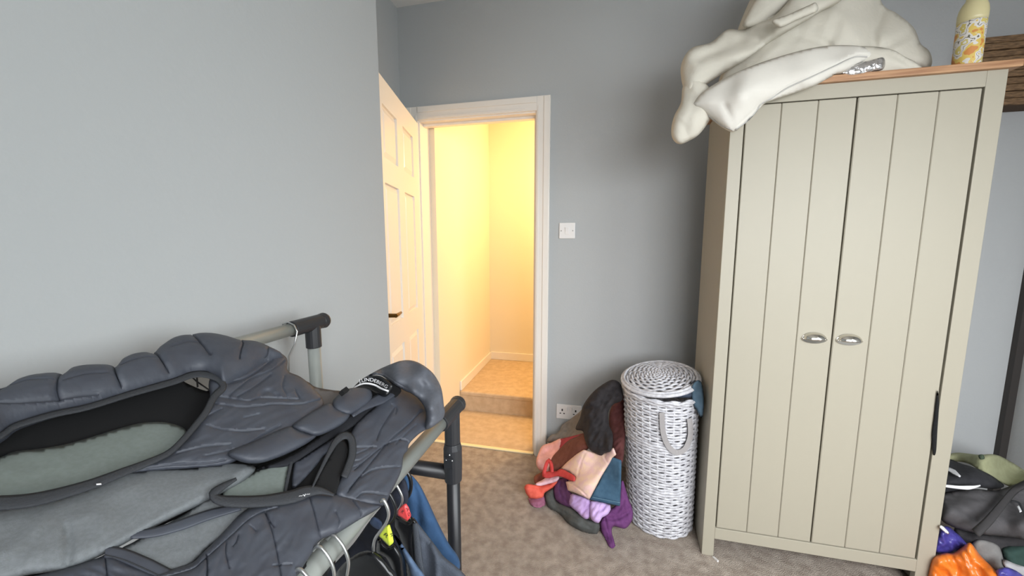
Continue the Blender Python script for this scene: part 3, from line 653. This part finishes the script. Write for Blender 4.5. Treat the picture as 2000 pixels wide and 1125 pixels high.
for path, wp in (([(1850, 915), (1862, 921), (1876, 931)], [7, 9, 3]), ([(1846, 949), (1872, 952), (1897, 952), (1915, 948)], [6, 7, 9, 3])):
    ribbon('stripe', path, wp, IDW(RA, -.075), LWHITE, tj, th=.003, label='white stripe')
hb_ = heap('holdall', [(1842, 965), (1870, 958), (1910, 955), (1945, 958), (1985, 945), (2030, 935), (2050, 1000), (2040, 1060), (1980, 1050), (1930, 1045), (1900, 1040), (1868, 1032), (1838, 1015), (1838, 985)], cloth('charcoal_canvas', (74, 72, 74), (82, 80, 82), .001, 400), 'charcoal canvas holdall with a wide shoulder strap on the heap', -.03, 'bag', seed=53, infl=.07, edge=40, creases=[([(1845, 975), (1875, 995), (1905, 1012)], 5, .012), ([(1850, 965), (1900, 972), (1950, 974)], 4, .006)], wr=(.004, 60, 30, 0))
ribbon('shoulder_strap', [(1905, 1042), (1930, 1018), (1958, 985), (1985, 955), (2020, 938)], [22, 20, 17, 16, 16], IDW(RA, -.115), cloth('dark_webbing', (56, 54, 55)), hb_, th=.004)
ribbon('zip', [(1975, 978), (1990, 982), (1997, 995), (2002, 1010)], 4, IDW(RA, -.112), BLKPL, hb_, th=.003)
ribbon('zip_pull', [(1988, 988), (1994, 1000)], 5, IDW(RA, -.122), LWHITE, hb_, th=.003)
heap('black_sweater', [(1865, 1030), (1900, 1038), (1950, 1045), (2040, 1040), (2060, 1120), (2030, 1140), (1960, 1100), (1900, 1075), (1870, 1060)], cloth('black_knit', (40, 38, 40), (48, 46, 48)), 'black sweater crumpled beneath the holdall', 0., 'garment', seed=54, wr=(.008, 40, 16, 20))
heap('green_shirt', [(1955, 1070), (1985, 1065), (2040, 1070), (2050, 1120), (2000, 1115), (1965, 1095)], cloth('bottle_green_cloth', (34, 56, 50), (40, 64, 58)), 'bottle green shirt under the holdall at the picture edge', -.02, 'garment', seed=55, wr=(.008, 30, 12, 10))
heap('grey_cloth', [(1898, 1062), (1915, 1054), (1950, 1066), (1960, 1095), (1964, 1110), (1940, 1118), (1915, 1095), (1902, 1078)], cloth('plain_grey_cloth', (118, 116, 114), (126, 124, 122)), 'plain grey folded cloth beside the orange bag', -.03, 'cloth', seed=56, infl=.02)
heap('white_garment', [(1960, 1092), (1985, 1102), (2030, 1115), (2030, 1132), (1985, 1122), (1962, 1106)], cloth('pale_grey_cloth', (168, 166, 168)), 'pale grey cloth edge in front of the green shirt', -.04, 'cloth', seed=57, infl=.01, edge=8)
PLB = mat('blue_plastic_film', (58, 52, 128), .3, col2=(78, 74, 152), nscale=30, bump=.005, bscale=24)
PLO = mat('orange_plastic_film', (214, 108, 30), .32, col2=(228, 124, 44), nscale=20, bump=.005, bscale=20)
bb = heap('blue_bag', [(1828, 1050), (1838, 1030), (1852, 1028), (1865, 1038), (1880, 1052), (1890, 1068), (1875, 1078), (1850, 1085), (1824, 1078)], PLB, 'crinkled blue plastic bag against the wardrobe side', -.03, seed=58, wr=(.016, 22, 9, 35), infl=.03, step=3.5)
puff('bag_print', [(1835, 1030), (1840, 1026), (1854, 1040), (1850, 1043)], IDW(RA, -.075), LWHITE, bb, step=2.5, infl=.003, edge=3, back=.002, label='white print')
heap('orange_bag', [(1816, 1110), (1824, 1088), (1845, 1080), (1862, 1080), (1880, 1068), (1895, 1060), (1915, 1085), (1940, 1110), (1960, 1135), (1950, 1180), (1900, 1200), (1840, 1190), (1812, 1150)], PLO, 'crumpled orange plastic bag at the front of the heap', -.06, seed=59, wr=(.018, 40, 14, 50), infl=.04, step=4)
heap('violet_bag', [(1945, 1115), (1965, 1108), (1990, 1118), (2010, 1140), (2000, 1180), (1955, 1170), (1948, 1140)], PLB, 'small piece of violet plastic bag right of the orange bag', -.07, seed=60, wr=(.012, 22, 9, 35), infl=.02, step=4)

# ================================================================== the double-rail clothes rack
R1 = (-.66, 1.09); R2 = (-.31, .91); YE, YN = .75, -.2
rk = thing('clothes_rack', (-.485, YE, 0), 'double-rail clothes rack of grey tubes with black plastic joints', 'rack')
def rail(x, z): MB().tube([(x, YN, z), (x, YE-.04, z)], .0138, 20).build('rail', STEEL, rk, smooth=True)
rail(*R1); rail(*R2)
def joint(x, z, ye, low):
    j = MB().tube([(x, ye-.075, z), (x, ye+.012, z)], .0178, 20); j.tube([(x, ye+.012, z), (x, ye+.026, z)], [.0178, .0195], 20)
    j.tube([(x, ye-.012, z), (x, ye-.012, z-low)], .0172, 20)
    j = j.build('tee_joint', BLKPL, rk, bevel=.0015)
    MB().tube([(x, ye+.024, z), (x, ye+.031, z)], [.0195, .0165], 20).build('end_cap', BLKPL, j, bevel=.001)
joint(R1[0], R1[1], YE, .058); joint(R2[0], R2[1], YE, .075)
XP1, XP2 = R1[0], R2[0]
MB().tube([(XP1, YE-.012, .5), (XP1, YE-.012, R1[1]-.05)], .0142, 20).build('post', STEEL, rk, smooth=True)
MB().tube([(XP1, YE-.012, .02), (XP1, YE-.012, .52)], .017, 20).build('post', BLKTUBE, rk, smooth=True, label='black lower tube')
MB().tube([(XP2, YE-.012, .02), (XP2+.0, YE-.012, R2[1]-.06)], .0152, 20).build('post', BLKTUBE, rk, smooth=True, label='black tube')
col = MB().tube([(XP2, YE-.012, R2[1]-.075), (XP2, YE-.012, R2[1]-.088), (XP2, YE-.012, R2[1]-.125), (XP2, YE-.012, R2[1]-.165)], [.0175, .0205, .0208, .0195], 20).build('clamp_collar', BLKPL, rk, bevel=.001)
MB().box(XP2-.012, XP2+.010, YE-.036, YE-.03, R2[1]-.125, R2[1]-.1).build('clamp_lever', BLKPL, col, bevel=.002)
for dx, dz in ((-.006, -.104), (.008, -.104), (0.002, -.092)): MB().lathe([(.001, -.002), (.0022, 0), (.001, .002)], (XP2+dx, YE-.0345, R2[1]+dz), 8).build('rivet', WIRE, col)
MB().tube([(XP2, YE-.012, R2[1]-.148), (XP1, YE-.012, R2[1]-.148)], .0165, 16).build('crossbar', BLKTUBE, rk, smooth=True)
for x in (XP1, XP2):
    MB().tube([(x, YN, .02), (x, YN, (R1 if x == XP1 else R2)[1])], .015, 14).build('post', BLKTUBE, rk, smooth=True)
MB().tube([(XP1-.06, YE-.012, .02), (XP2+.06, YE-.012, .02)], .014, 12).build('foot_bar', BLKTUBE, rk, smooth=True)
MB().tube([(XP1-.06, YN, .02), (XP2+.06, YN, .02)], .014, 12).build('foot_bar', BLKTUBE, rk, smooth=True)

# ------------------------------------------------------------------ gilets lying across the rails
NQ = dict(wr=(.0022, 60, 16, -35))
ga = thing('padded_gilet', (-.55, .4, 1.05), 'large charcoal padded gilet draped across both rails, armhole showing a grey lining', 'gilet')
puff('under_shade', [(-60, 800), (120, 765), (330, 730), (350, 738), (362, 747), (404, 764), (417, 753), (424, 722), (520, 705), (600, 765), (640, 800), (650, 850), (560, 905), (470, 960), (330, 1020), (180, 1090), (60, 1140), (-60, 1140)], DR(-.016), BLK_CLOTH_SHADE, ga, step=11, infl=.002, edge=10, back=.003, label='black sheet standing in for shade in the armhole and gaps')  # near-black sheet paints the shade below the shoulder roll
puff('armhole_lining', [(-60, 905), (0, 893), (26, 882), (70, 877), (121, 869), (170, 856), (215, 842), (260, 829), (297, 824), (330, 826), (362, 838), (360, 858), (330, 886), (240, 928), (170, 950), (86, 968), (-60, 970)], DR(-.008), LINING, ga, step=7, infl=.004, edge=20, back=.003, label='pale grey lining', wr=(.002, 90, 50, 0), seed=70)
puff('back_panel', [(-60, 990), (0, 992), (90, 978), (160, 958), (215, 934), (241, 921), (300, 915), (380, 911), (440, 903), (475, 903), (500, 914), (478, 938), (440, 960), (388, 987), (340, 1010), (293, 1034), (233, 1068), (190, 1089), (142, 1109), (60, 1122), (-60, 1132)], DR(.0), SOFT, ga, step=7, infl=.014, edge=55, back=.006, label='smooth grey back panel', wr=(.003, 130, 70, -30), creases=[([(130, 1030), (136, 1070), (132, 1100)], 9, .004), ([(480, 915), (440, 945), (330, 1005), (200, 1075)], 10, -.004)], seed=71)
puff('yoke', [(408, 745), (430, 700), (457, 668), (500, 670), (530, 680), (560, 699), (562, 724), (587, 736), (613, 758), (633, 791), (600, 825), (560, 845), (480, 890), (440, 908), (385, 914), (300, 920), (241, 924), (290, 905), (330, 886), (362, 860), (385, 828), (400, 802), (410, 775)], DR(.004), NYLON, ga, step=3.6, infl=.014, edge=22, back=.006, label='quilted front yoke', rnd=4,
     creases=[([(425, 774), (443, 777), (486, 783), (507, 777), (548, 778), (585, 780)], 2.6, .007), ([(415, 788), (425, 789), (470, 795), (505, 793), (536, 789), (568, 790), (595, 788), (626, 780)], 2.6, .007), ([(448, 748), (490, 734), (529, 705)], 3, .009), ([(464, 775), (497, 756), (529, 732)], 2.6, .007), ([(448, 773), (490, 740), (531, 723), (560, 700)], 3, .008),
              ([(405, 812), (433, 799)], 2.4, .006), ([(405, 830), (429, 838), (474, 842), (515, 838)], 3, .005), ([(476, 816), (505, 809)], 2.4, .003), ([(545, 832), (527, 842), (489, 865), (470, 877)], 3, .005), ([(345, 885), (400, 872), (450, 868)], 3, .005), ([(250, 920), (330, 908), (400, 905), (440, 898)], 2.6, .005), ([(510, 772), (522, 764), (540, 772)], 4, .005), ([(556, 735), (552, 755), (563, 776)], 3, .004), ([(576, 760), (585, 778)], 2.6, .005), ([(400, 890), (450, 880), (480, 872)], 2.6, .004),
              ([(430, 786), (500, 788), (600, 784)], 4, -.002), ([(440, 760), (500, 738), (545, 715)], 5, -.003)], wr=(.0022, 60, 14, -24), seed=72)
rollc = [([(47, 748), (30, 775), (2, 800)], 3, .012), ([(129, 739), (128, 765), (124, 795)], 3, .013), ([(228, 722), (234, 742), (243, 768)], 3, .013), ([(298, 695), (318, 715), (334, 738)], 3, .013), ([(376, 660), (396, 685), (418, 712)], 3, .012), ([(470, 668), (480, 685), (474, 715)], 3, .010), ([(529, 683), (526, 700), (520, 706)], 3, .006)]
puff('quilted_shoulder', [(-60, 790), (-20, 772), (14, 770), (30, 760), (60, 747), (95, 740), (125, 738), (133, 740), (150, 728), (180, 722), (222, 721), (232, 724), (245, 710), (268, 699), (294, 695), (304, 696), (320, 682), (345, 666), (375, 659), (410, 656), (440, 660), (470, 668), (505, 672), (535, 684), (556, 699), (520, 712), (488, 732), (462, 745), (440, 756), (424, 744), (400, 733), (372, 736), (340, 748), (259, 771), (172, 797), (110, 810), (60, 825), (26, 838), (0, 858), (-60, 885)],
     DR(.006), NYLON, ga, step=3.8, infl=.030, edge=34, back=.018, creases=rollc+[([(-40, 822), (40, 812), (110, 800), (200, 783)], 2.6, .005), ([(140, 770), (180, 758), (225, 752)], 3, .002), ([(250, 735), (290, 722), (310, 720)], 3, .002), ([(345, 700), (375, 690), (395, 690)], 3, .002), ([(40, 780), (80, 770), (120, 768)], 3, .002)], wr=(.0012, 60, 12, -14), seed=73, dirv=(.1, -.3, .95), label='quilted shoulder', rnd=4)
ribbon('armhole_binding', [(-60, 880), (0, 852), (26, 834), (60, 822), (110, 808), (172, 795), (259, 768), (340, 745), (372, 733), (400, 731), (426, 740), (436, 756), (418, 775), (403, 804), (384, 828), (360, 856), (330, 884), (285, 905), (241, 922), (172, 948), (86, 972), (26, 981), (-60, 985)], [12, 13, 13, 13, 12, 12, 13, 13, 14, 14, 12, 12, 16, 20, 23, 27, 30, 32], DR(.016), BIND, ga, th=.0022, label='stitched dark binding')
ribbon('logo_tag', [(188, 946), (198, 945)], 3.5, DR(.021), LWHITE, ga, th=.001, label='tiny white emblem')
# rolled placket running diagonally across
for k, poly in enumerate(([(650, 784), (662, 770), (680, 759), (705, 757), (721, 759), (727, 770), (724, 782), (705, 798), (684, 810), (664, 806), (652, 798)],
                  [(572, 830), (600, 810), (640, 788), (656, 795), (672, 803), (684, 809), (672, 826), (645, 842), (618, 852), (595, 846), (578, 840)],
                  [(445, 884), (500, 860), (560, 834), (582, 838), (602, 846), (619, 850), (600, 866), (570, 882), (540, 895), (505, 905), (470, 902)])):
    puff('placket_quilt', poly, DR(.016), NYLON, ga, step=3.6, infl=.018, edge=24, back=.012, wr=(.001, 50, 14, -32), seed=80+k, rnd=4)
MB().tube([tuple(p) for p in DR(.035)([(667, 768), (677, 761)])], .006, 4).build('zip_end', BLK_CLOTH_SHADE, ga)
puff('grey_garment', [(570, 735), (600, 745), (617, 756), (650, 762), (672, 766), (664, 785), (640, 795), (600, 790), (570, 765)], DR(-.018), cloth('warm_grey_cloth', (104, 100, 98)), None, step=5, infl=.006, edge=14, back=.004, seed=90)
tag(bpy.data.objects['grey_garment'], 'smooth warm grey cloth showing between the two gilets', 'garment')

gb = thing('collared_gilet', (-.36, .55, .96), 'charcoal gilet with a rounded slate collar and black label, on the far lower rail', 'gilet')
puff('under_shade', [(470, 930), (560, 880), (650, 830), (730, 775), (790, 775), (825, 800), (826, 836), (795, 870), (778, 920), (738, 985), (690, 1012), (640, 1042), (600, 1086), (570, 1130), (180, 1140), (230, 1080), (330, 1030), (420, 965)], DR(-.007), BLK_CLOTH_SHADE, gb, step=9, infl=.002, edge=8, back=.003, label='black sheet standing in for shade in the armhole and gaps')  # near-black sheet paints the shade between the layers
puff('inner_lining', [(436, 955), (480, 930), (530, 905), (566, 893), (568, 900), (562, 930), (555, 968), (500, 982), (450, 985)], DR(-.002), LINING, gb, step=6, infl=.003, edge=12, back=.002, label='pale grey lining')
ribbon('lining_seam', [(570, 898), (563, 930), (556, 966)], 7, DR(.003), BIND, gb, th=.001)
puff('inner_front', [(574, 906), (584, 898), (612, 880), (640, 862), (654, 857), (650, 876), (632, 890), (619, 908), (596, 934), (580, 950), (570, 952)], DR(.0), NYLON, gb, step=4, infl=.004, edge=8, back=.003, wr=(.0015, 40, 14, -40), seed=97, rnd=3)
puff('placket_shade', [(500, 918), (560, 892), (610, 862), (650, 834), (690, 805), (728, 780), (742, 785), (718, 808), (691, 832), (640, 861), (584, 898), (560, 911), (530, 914)], DR(.002), mat('deep_navy_shade', (26, 27, 33), .9), gb, step=5, infl=.003, edge=10, back=.003, label='dark band standing in for the shade under the placket', rnd=3)  # dark colour paints the shade below the rolled placket
puff('lining_hem', [(235, 1076), (262, 1058), (300, 1036), (360, 1005), (412, 972), (470, 985), (540, 985), (500, 1010), (450, 1042), (410, 1066), (372, 1102), (330, 1116), (280, 1100)], DR(.0), SOFT, gb, step=6, infl=.004, edge=14, back=.003, label='smooth grey inner hem', wr=(.001, 70, 40, -30), seed=91)
ribbon('hem_tape', [(255, 1045), (300, 1040), (350, 1026), (410, 1005), (470, 990)], [16, 20, 22, 20, 14], DR(.007), NYLON, gb, th=.0015)
ribbon('hem_facing', [(205, 1078), (240, 1085), (285, 1104), (330, 1126)], [26, 30, 32, 30], DR(.008), NYLON, gb, th=.002)
ribbon('hem_seam', [(205, 1084), (240, 1093), (285, 1112), (322, 1130)], 3, DR(.011), BIND, gb, th=.001)
puff('left_quilt', [(40, 1135), (120, 1112), (190, 1090), (215, 1082), (260, 1104), (320, 1128), (320, 1170), (40, 1170)], DR(.003), NYLON, gb, step=5, infl=.010, edge=20, back=.006, creases=[([(205, 1085), (210, 1130)], 3, .006)], wr=(.002, 50, 14, 20), seed=92)
puff('body_right', [(694, 830), (716, 808), (734, 792), (742, 772), (758, 758), (780, 754), (804, 762), (826, 776), (842, 796), (846, 818), (836, 836), (818, 848), (800, 866), (796, 880), (788, 890), (785, 915), (776, 938), (762, 965), (750, 987), (720, 988), (690, 980), (654, 968), (664, 935), (676, 905), (684, 878), (682, 856)], DR(.004), NYLON, gb, step=3.4, infl=.014, edge=20, back=.008, label='quilted front', rnd=4,
     creases=[([(802, 866), (784, 858), (755, 868), (733, 884), (693, 918)], 2.6, .008), ([(770, 796), (755, 820), (741, 844), (736, 860)], 2.8, .006), ([(820, 806), (797, 830), (760, 862), (720, 910), (682, 956)], 2.8, .007), ([(696, 874), (734, 873)], 2.4, .005), ([(704, 932), (736, 916), (784, 911)], 3, .007), ([(699, 971), (714, 962), (752, 966)], 3, .007), ([(680, 961), (704, 929)], 2.6, .006), ([(697, 886), (712, 880), (728, 872)], 2.2, .003), ([(694, 900), (705, 898), (720, 888)], 2.2, .003), ([(690, 912), (702, 908)], 2.2, .003), ([(812, 830), (790, 850), (774, 866)], 2.6, .004), ([(766, 790), (774, 798), (772, 808)], 2.4, .003)], wr=(.0016, 40, 14, -42), seed=93)
puff('lower_quilt', [(300, 1128), (336, 1112), (375, 1099), (395, 1080), (414, 1062), (440, 1035), (465, 1008), (490, 990), (520, 985), (560, 976), (610, 962), (655, 964), (700, 975), (742, 985), (744, 990), (724, 1003), (702, 1015), (678, 1030), (656, 1043), (626, 1054), (617, 1069), (603, 1090), (590, 1110), (575, 1135), (560, 1170), (300, 1170)], DR(.006), NYLON, gb, step=3.8, infl=.016, edge=26, back=.008, label='quilted lower front', rnd=4,
     creases=[([(518, 1002), (532, 1040), (542, 1085), (550, 1130)], 2.8, .006), ([(605, 972), (616, 1010), (626, 1052)], 2.6, .006), ([(403, 1085), (405, 1105), (404, 1130)], 3, .009), ([(442, 1061), (441, 1080), (448, 1110)], 2.6, .005), ([(318, 1128), (375, 1112), (398, 1094), (450, 1048), (490, 1012), (524, 996), (540, 992)], 2.2, .006), ([(466, 1044), (462, 1058), (456, 1066)], 2.4, .005), ([(519, 1002), (528, 1020), (534, 1028)], 2.4, .005), ([(488, 1026), (498, 1036)], 2.2, .004), ([(535, 1104), (568, 1102)], 2.6, .003), ([(690, 980), (705, 1000), (702, 1015)], 3, .005), ([(655, 1000), (662, 1015), (660, 1030)], 2.4, .003)], wr=(.0018, 60, 20, -60), seed=94)
puff('armhole_dark', [(616, 950), (629, 919), (646, 889), (656, 860), (669, 858), (678, 868), (680, 884), (672, 916), (664, 932), (662, 951), (653, 967), (630, 958)], DR(.010), BLK_CLOTH_SHADE, gb, step=4, infl=.002, edge=6, back=.002, label='black patch standing in for the shaded armhole', rnd=3)  # near-black patch paints the dark of the open armhole
ribbon('armhole_binding', [(610, 952), (626, 918), (644, 882), (656, 862), (670, 851), (682, 852), (688, 864), (688, 888), (681, 910), (672, 932)], [4, 6, 7, 9, 12, 15, 15, 15, 15, 14], DR(.018), BIND, gb, th=.002, label='dark armhole binding')
ribbon('neck_binding', [(462, 935), (432, 952), (416, 966), (430, 977), (470, 980), (520, 978), (570, 970), (600, 960), (625, 958), (652, 967)], [6, 14, 20, 24, 24, 24, 26, 26, 18, 6], DR(.018), BIND, gb, th=.0025, label='dark neck binding')
lettering('stitched_mark', '~v~', [(584, 972), (606, 967)], 7, DR(.026), LWHITE, gb, label='small white stitched mark')
ribbon('front_flap', [(688, 812), (712, 794), (745, 778), (775, 764)], [8, 16, 22, 12], DR(.016), NYLON, gb, th=.003)
puff('collar', [(690, 757), (705, 742), (721, 732), (743, 720), (769, 709), (786, 704), (804, 704), (823, 711), (844, 727), (858, 748), (864, 767), (867, 792), (869, 805), (865, 818), (852, 829), (842, 836), (829, 838), (832, 815), (829, 796), (818, 780), (804, 769), (792, 764), (772, 752), (756, 741), (743, 733), (728, 733), (710, 744), (698, 754)],
     IDW([(690, 757, .635), (743, 718, .69), (804, 704, .70), (852, 735, .69), (867, 800, .655), (840, 836, .605), (838, 800, .61), (806, 768, .615), (772, 752, .625), (735, 734, .64), (830, 750, .66)]), COLLAR, gb, step=3.4, infl=.020, edge=24, back=.018, creases=[([(737, 728), (748, 729), (762, 738), (778, 749), (796, 759)], 1.6, .002)], wr=(.0008, 50, 30, 20), seed=95, label='smooth slate collar', rnd=4)
puff('collar_inside', [(692, 758), (712, 742), (735, 734), (758, 742), (778, 755), (784, 764), (770, 778), (748, 782), (724, 776), (704, 768)], IDW([(690, 757, .640), (735, 742, .645), (770, 765, .632), (755, 775, .622)]), BLK_CLOTH_SHADE, gb, step=5, infl=.003, edge=8, back=.003, label='dark inside of the collar')
LB = IDW([(690, 757, .618), (735, 742, .622), (770, 765, .610), (755, 775, .60)])
lb = puff('label_band', [(690, 758), (704, 745), (716, 737), (730, 733), (745, 735), (758, 744), (768, 754), (764, 766), (752, 775), (738, 770), (722, 761), (706, 758)], LB, LBLACK, gb, step=3, infl=.006, edge=10, back=.004, label='black woven neck label', rnd=4)
LT = IDW([(690, 757, .608), (735, 742, .612), (770, 765, .600), (755, 775, .59)])
ribbon('label_line', [(691, 757), (706, 750), (718, 749), (732, 752), (745, 759), (759, 764)], [2.5, 3.6, 4, 4, 3.6], LT, LWHITE, lb, th=.0012, label='white stripe')
lettering('label_lettering', 'J.LINDEBERG', [(702, 747.5), (718, 744.5), (731, 746.5), (743, 752), (755, 759)], 6.8, LT, LWHITE, lb, lift=.003, label='white brand lettering')

# wire hanger on the upper rail
wh = thing('wire_hanger', (-.66, .62, 1.1), 'thin wire hanger hooked over the upper rail near its far end', 'hanger')
MB().tube([(-.676, .668, 1.092), (-.674, .668, 1.103), (-.66, .668, 1.1075), (-.645, .668, 1.102), (-.638, .668, 1.088), (-.640, .66, 1.06), (-.652, .655, 1.035), (-.655, .655, 1.0)], .0018, 8).build('hook', WIRE, wh, smooth=True)
b = YP(.46)
MB().tube([tuple(p) for p in b([(366, 728), (384, 745), (412, 764)])], .0012, 6).build('wire', BLKTUBE, wh, smooth=True)
MB().tube([tuple(p) for p in b([(384, 728), (386, 756)])], .0014, 6).build('wire', BLKTUBE, wh, smooth=True)
MB().tube([tuple(p) for p in b([(413, 728), (412, 766)])], .0016, 6).build('wire', BLKTUBE, wh, smooth=True)

# ------------------------------------------------------------------ hangers and garments below the lower rail
def hang(name, pts, Y, m, label, cat='garment', **k):
    k.setdefault('step', 5); k.setdefault('infl', .012); k.setdefault('edge', 18); k.setdefault('back', .012)
    return tag(puff(name, pts, YP(Y) if not callable(Y) else Y, m, None, **k), label, cat)
hang('blue_fleece', [(778, 930), (788, 918), (802, 926), (818, 944), (833, 972), (855, 1020), (877, 1062), (893, 1084), (899, 1104), (894, 1124), (880, 1190), (880, 1300), (880, 1500), (780, 1500), (780, 1300), (780, 1190), (768, 1060), (772, 980)], .60, cloth('royal_blue_fleece', (40, 70, 104), (46, 78, 114)), 'royal blue fleece hanging at the far end of the lower rail', seed=101, infl=.03, edge=40, creases=[([(803, 935), (815, 975), (818, 1020)], 7, .008), ([(800, 928), (812, 940), (822, 945)], 3, .003)], wr=(.003, 70, 30, 65))
hang('navy_shirt', [(690, 1062), (720, 1020), (748, 985), (775, 945), (790, 935), (798, 965), (792, 1000), (780, 1050), (780, 1190), (780, 1300), (780, 1500), (620, 1500), (620, 1300), (620, 1190), (640, 1120)], .545, cloth('black_navy_cloth', (30, 32, 42), (38, 42, 56)), 'dark navy shirt hanging behind the tagged hangers', seed=102, infl=.01, wr=(.004, 30, 14, 60))
kn = hang('grey_knit', [(806, 1012), (818, 1024), (847, 1061), (860, 1078), (870, 1090), (909, 1124), (950, 1190), (950, 1300), (950, 1500), (815, 1500), (815, 1300), (815, 1190), (812, 1100), (807, 1050)], .50, cloth('blue_grey_knit', (62, 68, 78), (70, 76, 87), .002, 500), 'blue grey knitted jumper on a black hanger with a red size tag', 'jumper', seed=103, infl=.02, creases=[([(846, 1062), (852, 1090), (853, 1140)], 5, -.008), ([(832, 1060), (836, 1090), (835, 1130)], 8, .008)])
ribbon('ribbed_edge', [(810, 1022), (814, 1060), (818, 1100), (826, 1150)], [10, 14, 16, 16], YP(.478), cloth('ribbed_band', (68, 73, 81), None, .004, 900), kn, th=.004)
hang('denim_shirt', [(768, 1044), (777, 1050), (795, 1076), (815, 1105), (832, 1130), (852, 1190), (852, 1300), (852, 1500), (812, 1500), (812, 1300), (812, 1190), (803, 1126), (789, 1086), (776, 1060)], .462, cloth('faded_denim', (56, 74, 100), (84, 104, 130)), 'faded denim shirt between the yellow and red tagged hangers', seed=104, infl=.010, edge=12)
hang('denim_collar', [(722, 1020), (730, 1009), (746, 1020), (742, 1034), (730, 1030)], .50, cloth('dark_denim', (58, 72, 100), (74, 90, 118)), 'dark denim collar just under the lower rail', seed=105, infl=.006, edge=8, step=3)

def hook(path, Y, r, m, h): MB().tube([tuple(p) for p in YP(Y)(resample(smooth(path, 6, False), 2.5, False))], r, 8).build('hook', m, h, smooth=True)
def base3(px, py, Y): return tuple(YP(Y)([(px, py)])[0])
def sizer(h, poly, Y, col_, ridge, label, marks):
    m = mat(label.replace(' ', '_'), col_, .4)
    t_ = puff('size_tag', poly, YP(Y), m, h, step=2.2, infl=.006, edge=11, back=.006, rnd=0, creases=[(ridge, 3, -.002)], label=label)
    for txt, path, hp_ in marks: lettering('tag_mark', txt, path, hp_, YP(Y), HOLE, t_, lift=.0085)
h = thing('coat_hanger', base3(794, 940, .55), 'black plastic hanger holding the blue fleece, farthest on the lower rail', 'hanger', 'hangers on the lower rail')
hook([(782, 922), (788, 918), (795, 922), (801, 934), (803, 950), (799, 966), (791, 976), (784, 986)], .55, .0034, GLOSSBLK, h)
puff('shoulders', [(776, 984), (784, 980), (794, 990), (812, 1030), (808, 1050), (780, 1030)], YP(.56), GLOSSBLK, h, step=5, infl=.008, edge=10, back=.006, seed=110)
h = thing('coat_hanger', base3(790, 1000, .49), 'black plastic hanger with a red size tag on the lower rail', 'hanger', 'hangers on the lower rail')
hook([(766, 946), (770, 942), (775, 948), (783, 963), (786, 974), (784, 985), (777, 997), (772, 1006)], .49, .0018, WIRE, h)
puff('shoulders', [(770, 1014), (775, 1008), (798, 1018), (804, 1010), (813, 1016), (816, 1026), (811, 1036), (808, 1060), (812, 1095), (822, 1118), (830, 1190), (800, 1190), (790, 1090), (778, 1050), (769, 1032)], YP(.49), GLOSSBLK, h, step=4, infl=.012, edge=12, back=.010, seed=111)
sizer(h, [(777, 996), (787, 985), (793, 983), (798, 990), (803, 1006), (801, 1012), (795, 1018), (776, 1006)], .475, (226, 72, 74), [(789, 986), (797, 1016)], 'red size tag', [('R', [(782, 1001), (786, 1004)], 7), ('A', [(792, 992), (795, 1000)], 5), ('S', [(795, 1001), (798, 1009)], 5)])
h = thing('coat_hanger', base3(760, 1050, .445), 'black plastic hanger with a yellow size tag on the lower rail', 'hanger', 'hangers on the lower rail')
hook([(752, 955), (759, 962), (768, 978), (773, 995), (770, 1012), (762, 1022), (754, 1030)], .445, .0022, GLOSSBLK, h)
puff('shoulders', [(739, 1052), (748, 1058), (760, 1067), (770, 1062), (780, 1074), (787, 1090), (791, 1122), (796, 1190), (768, 1190), (762, 1110), (746, 1088), (734, 1080)], YP(.448), GLOSSBLK, h, step=4, infl=.014, edge=14, back=.01, seed=112)
sizer(h, [(739, 1046), (752, 1027), (758, 1025), (761, 1024), (766, 1040), (769, 1058), (767, 1062), (760, 1067)], .432, (206, 222, 70), [(757, 1028), (760, 1064)], 'yellow size tag', [('R', [(748, 1044), (755, 1052)], 7), ('R', [(761, 1042), (764, 1050)], 6)])
h = thing('coat_hanger', base3(731, 1082, .41), 'broad black hanger with a long wire hook, under the gilet edge', 'hanger', 'hangers on the lower rail')
hook([(743, 980), (748, 976), (753, 983), (758, 996), (759, 1008), (754, 1022), (744, 1036), (734, 1050), (730, 1062), (729, 1078), (731, 1086)], .41, .0022, WIRE, h)
puff('shoulders', [(690, 1086), (708, 1077), (729, 1076), (747, 1088), (765, 1110), (776, 1126), (800, 1190), (640, 1190), (652, 1130), (668, 1104)], YP(.41), GLOSSBLK, h, step=5, infl=.02, edge=24, back=.012, seed=113)
for px0, py0, yy, lb_ in ((649, 1046, .345, 'bright wire hook over the lower rail, second from the bottom edge'), (621, 1068, .32, 'bright wire hook over the lower rail, lowest at the bottom edge'), (583, 1112, .29, 'wire hook tip over the lower rail by the bottom edge')):
    h = thing('wire_hook', base3(px0, py0, yy), lb_, 'hook', 'bare wire hooks on the lower rail')
    hook([(px0-10, py0+8), (px0-3, py0), (px0+6, py0+2), (px0+18, py0+16), (px0+27, py0+34), (px0+32, py0+54), (px0+29, py0+78)], yy, .0019, WIRE, h)
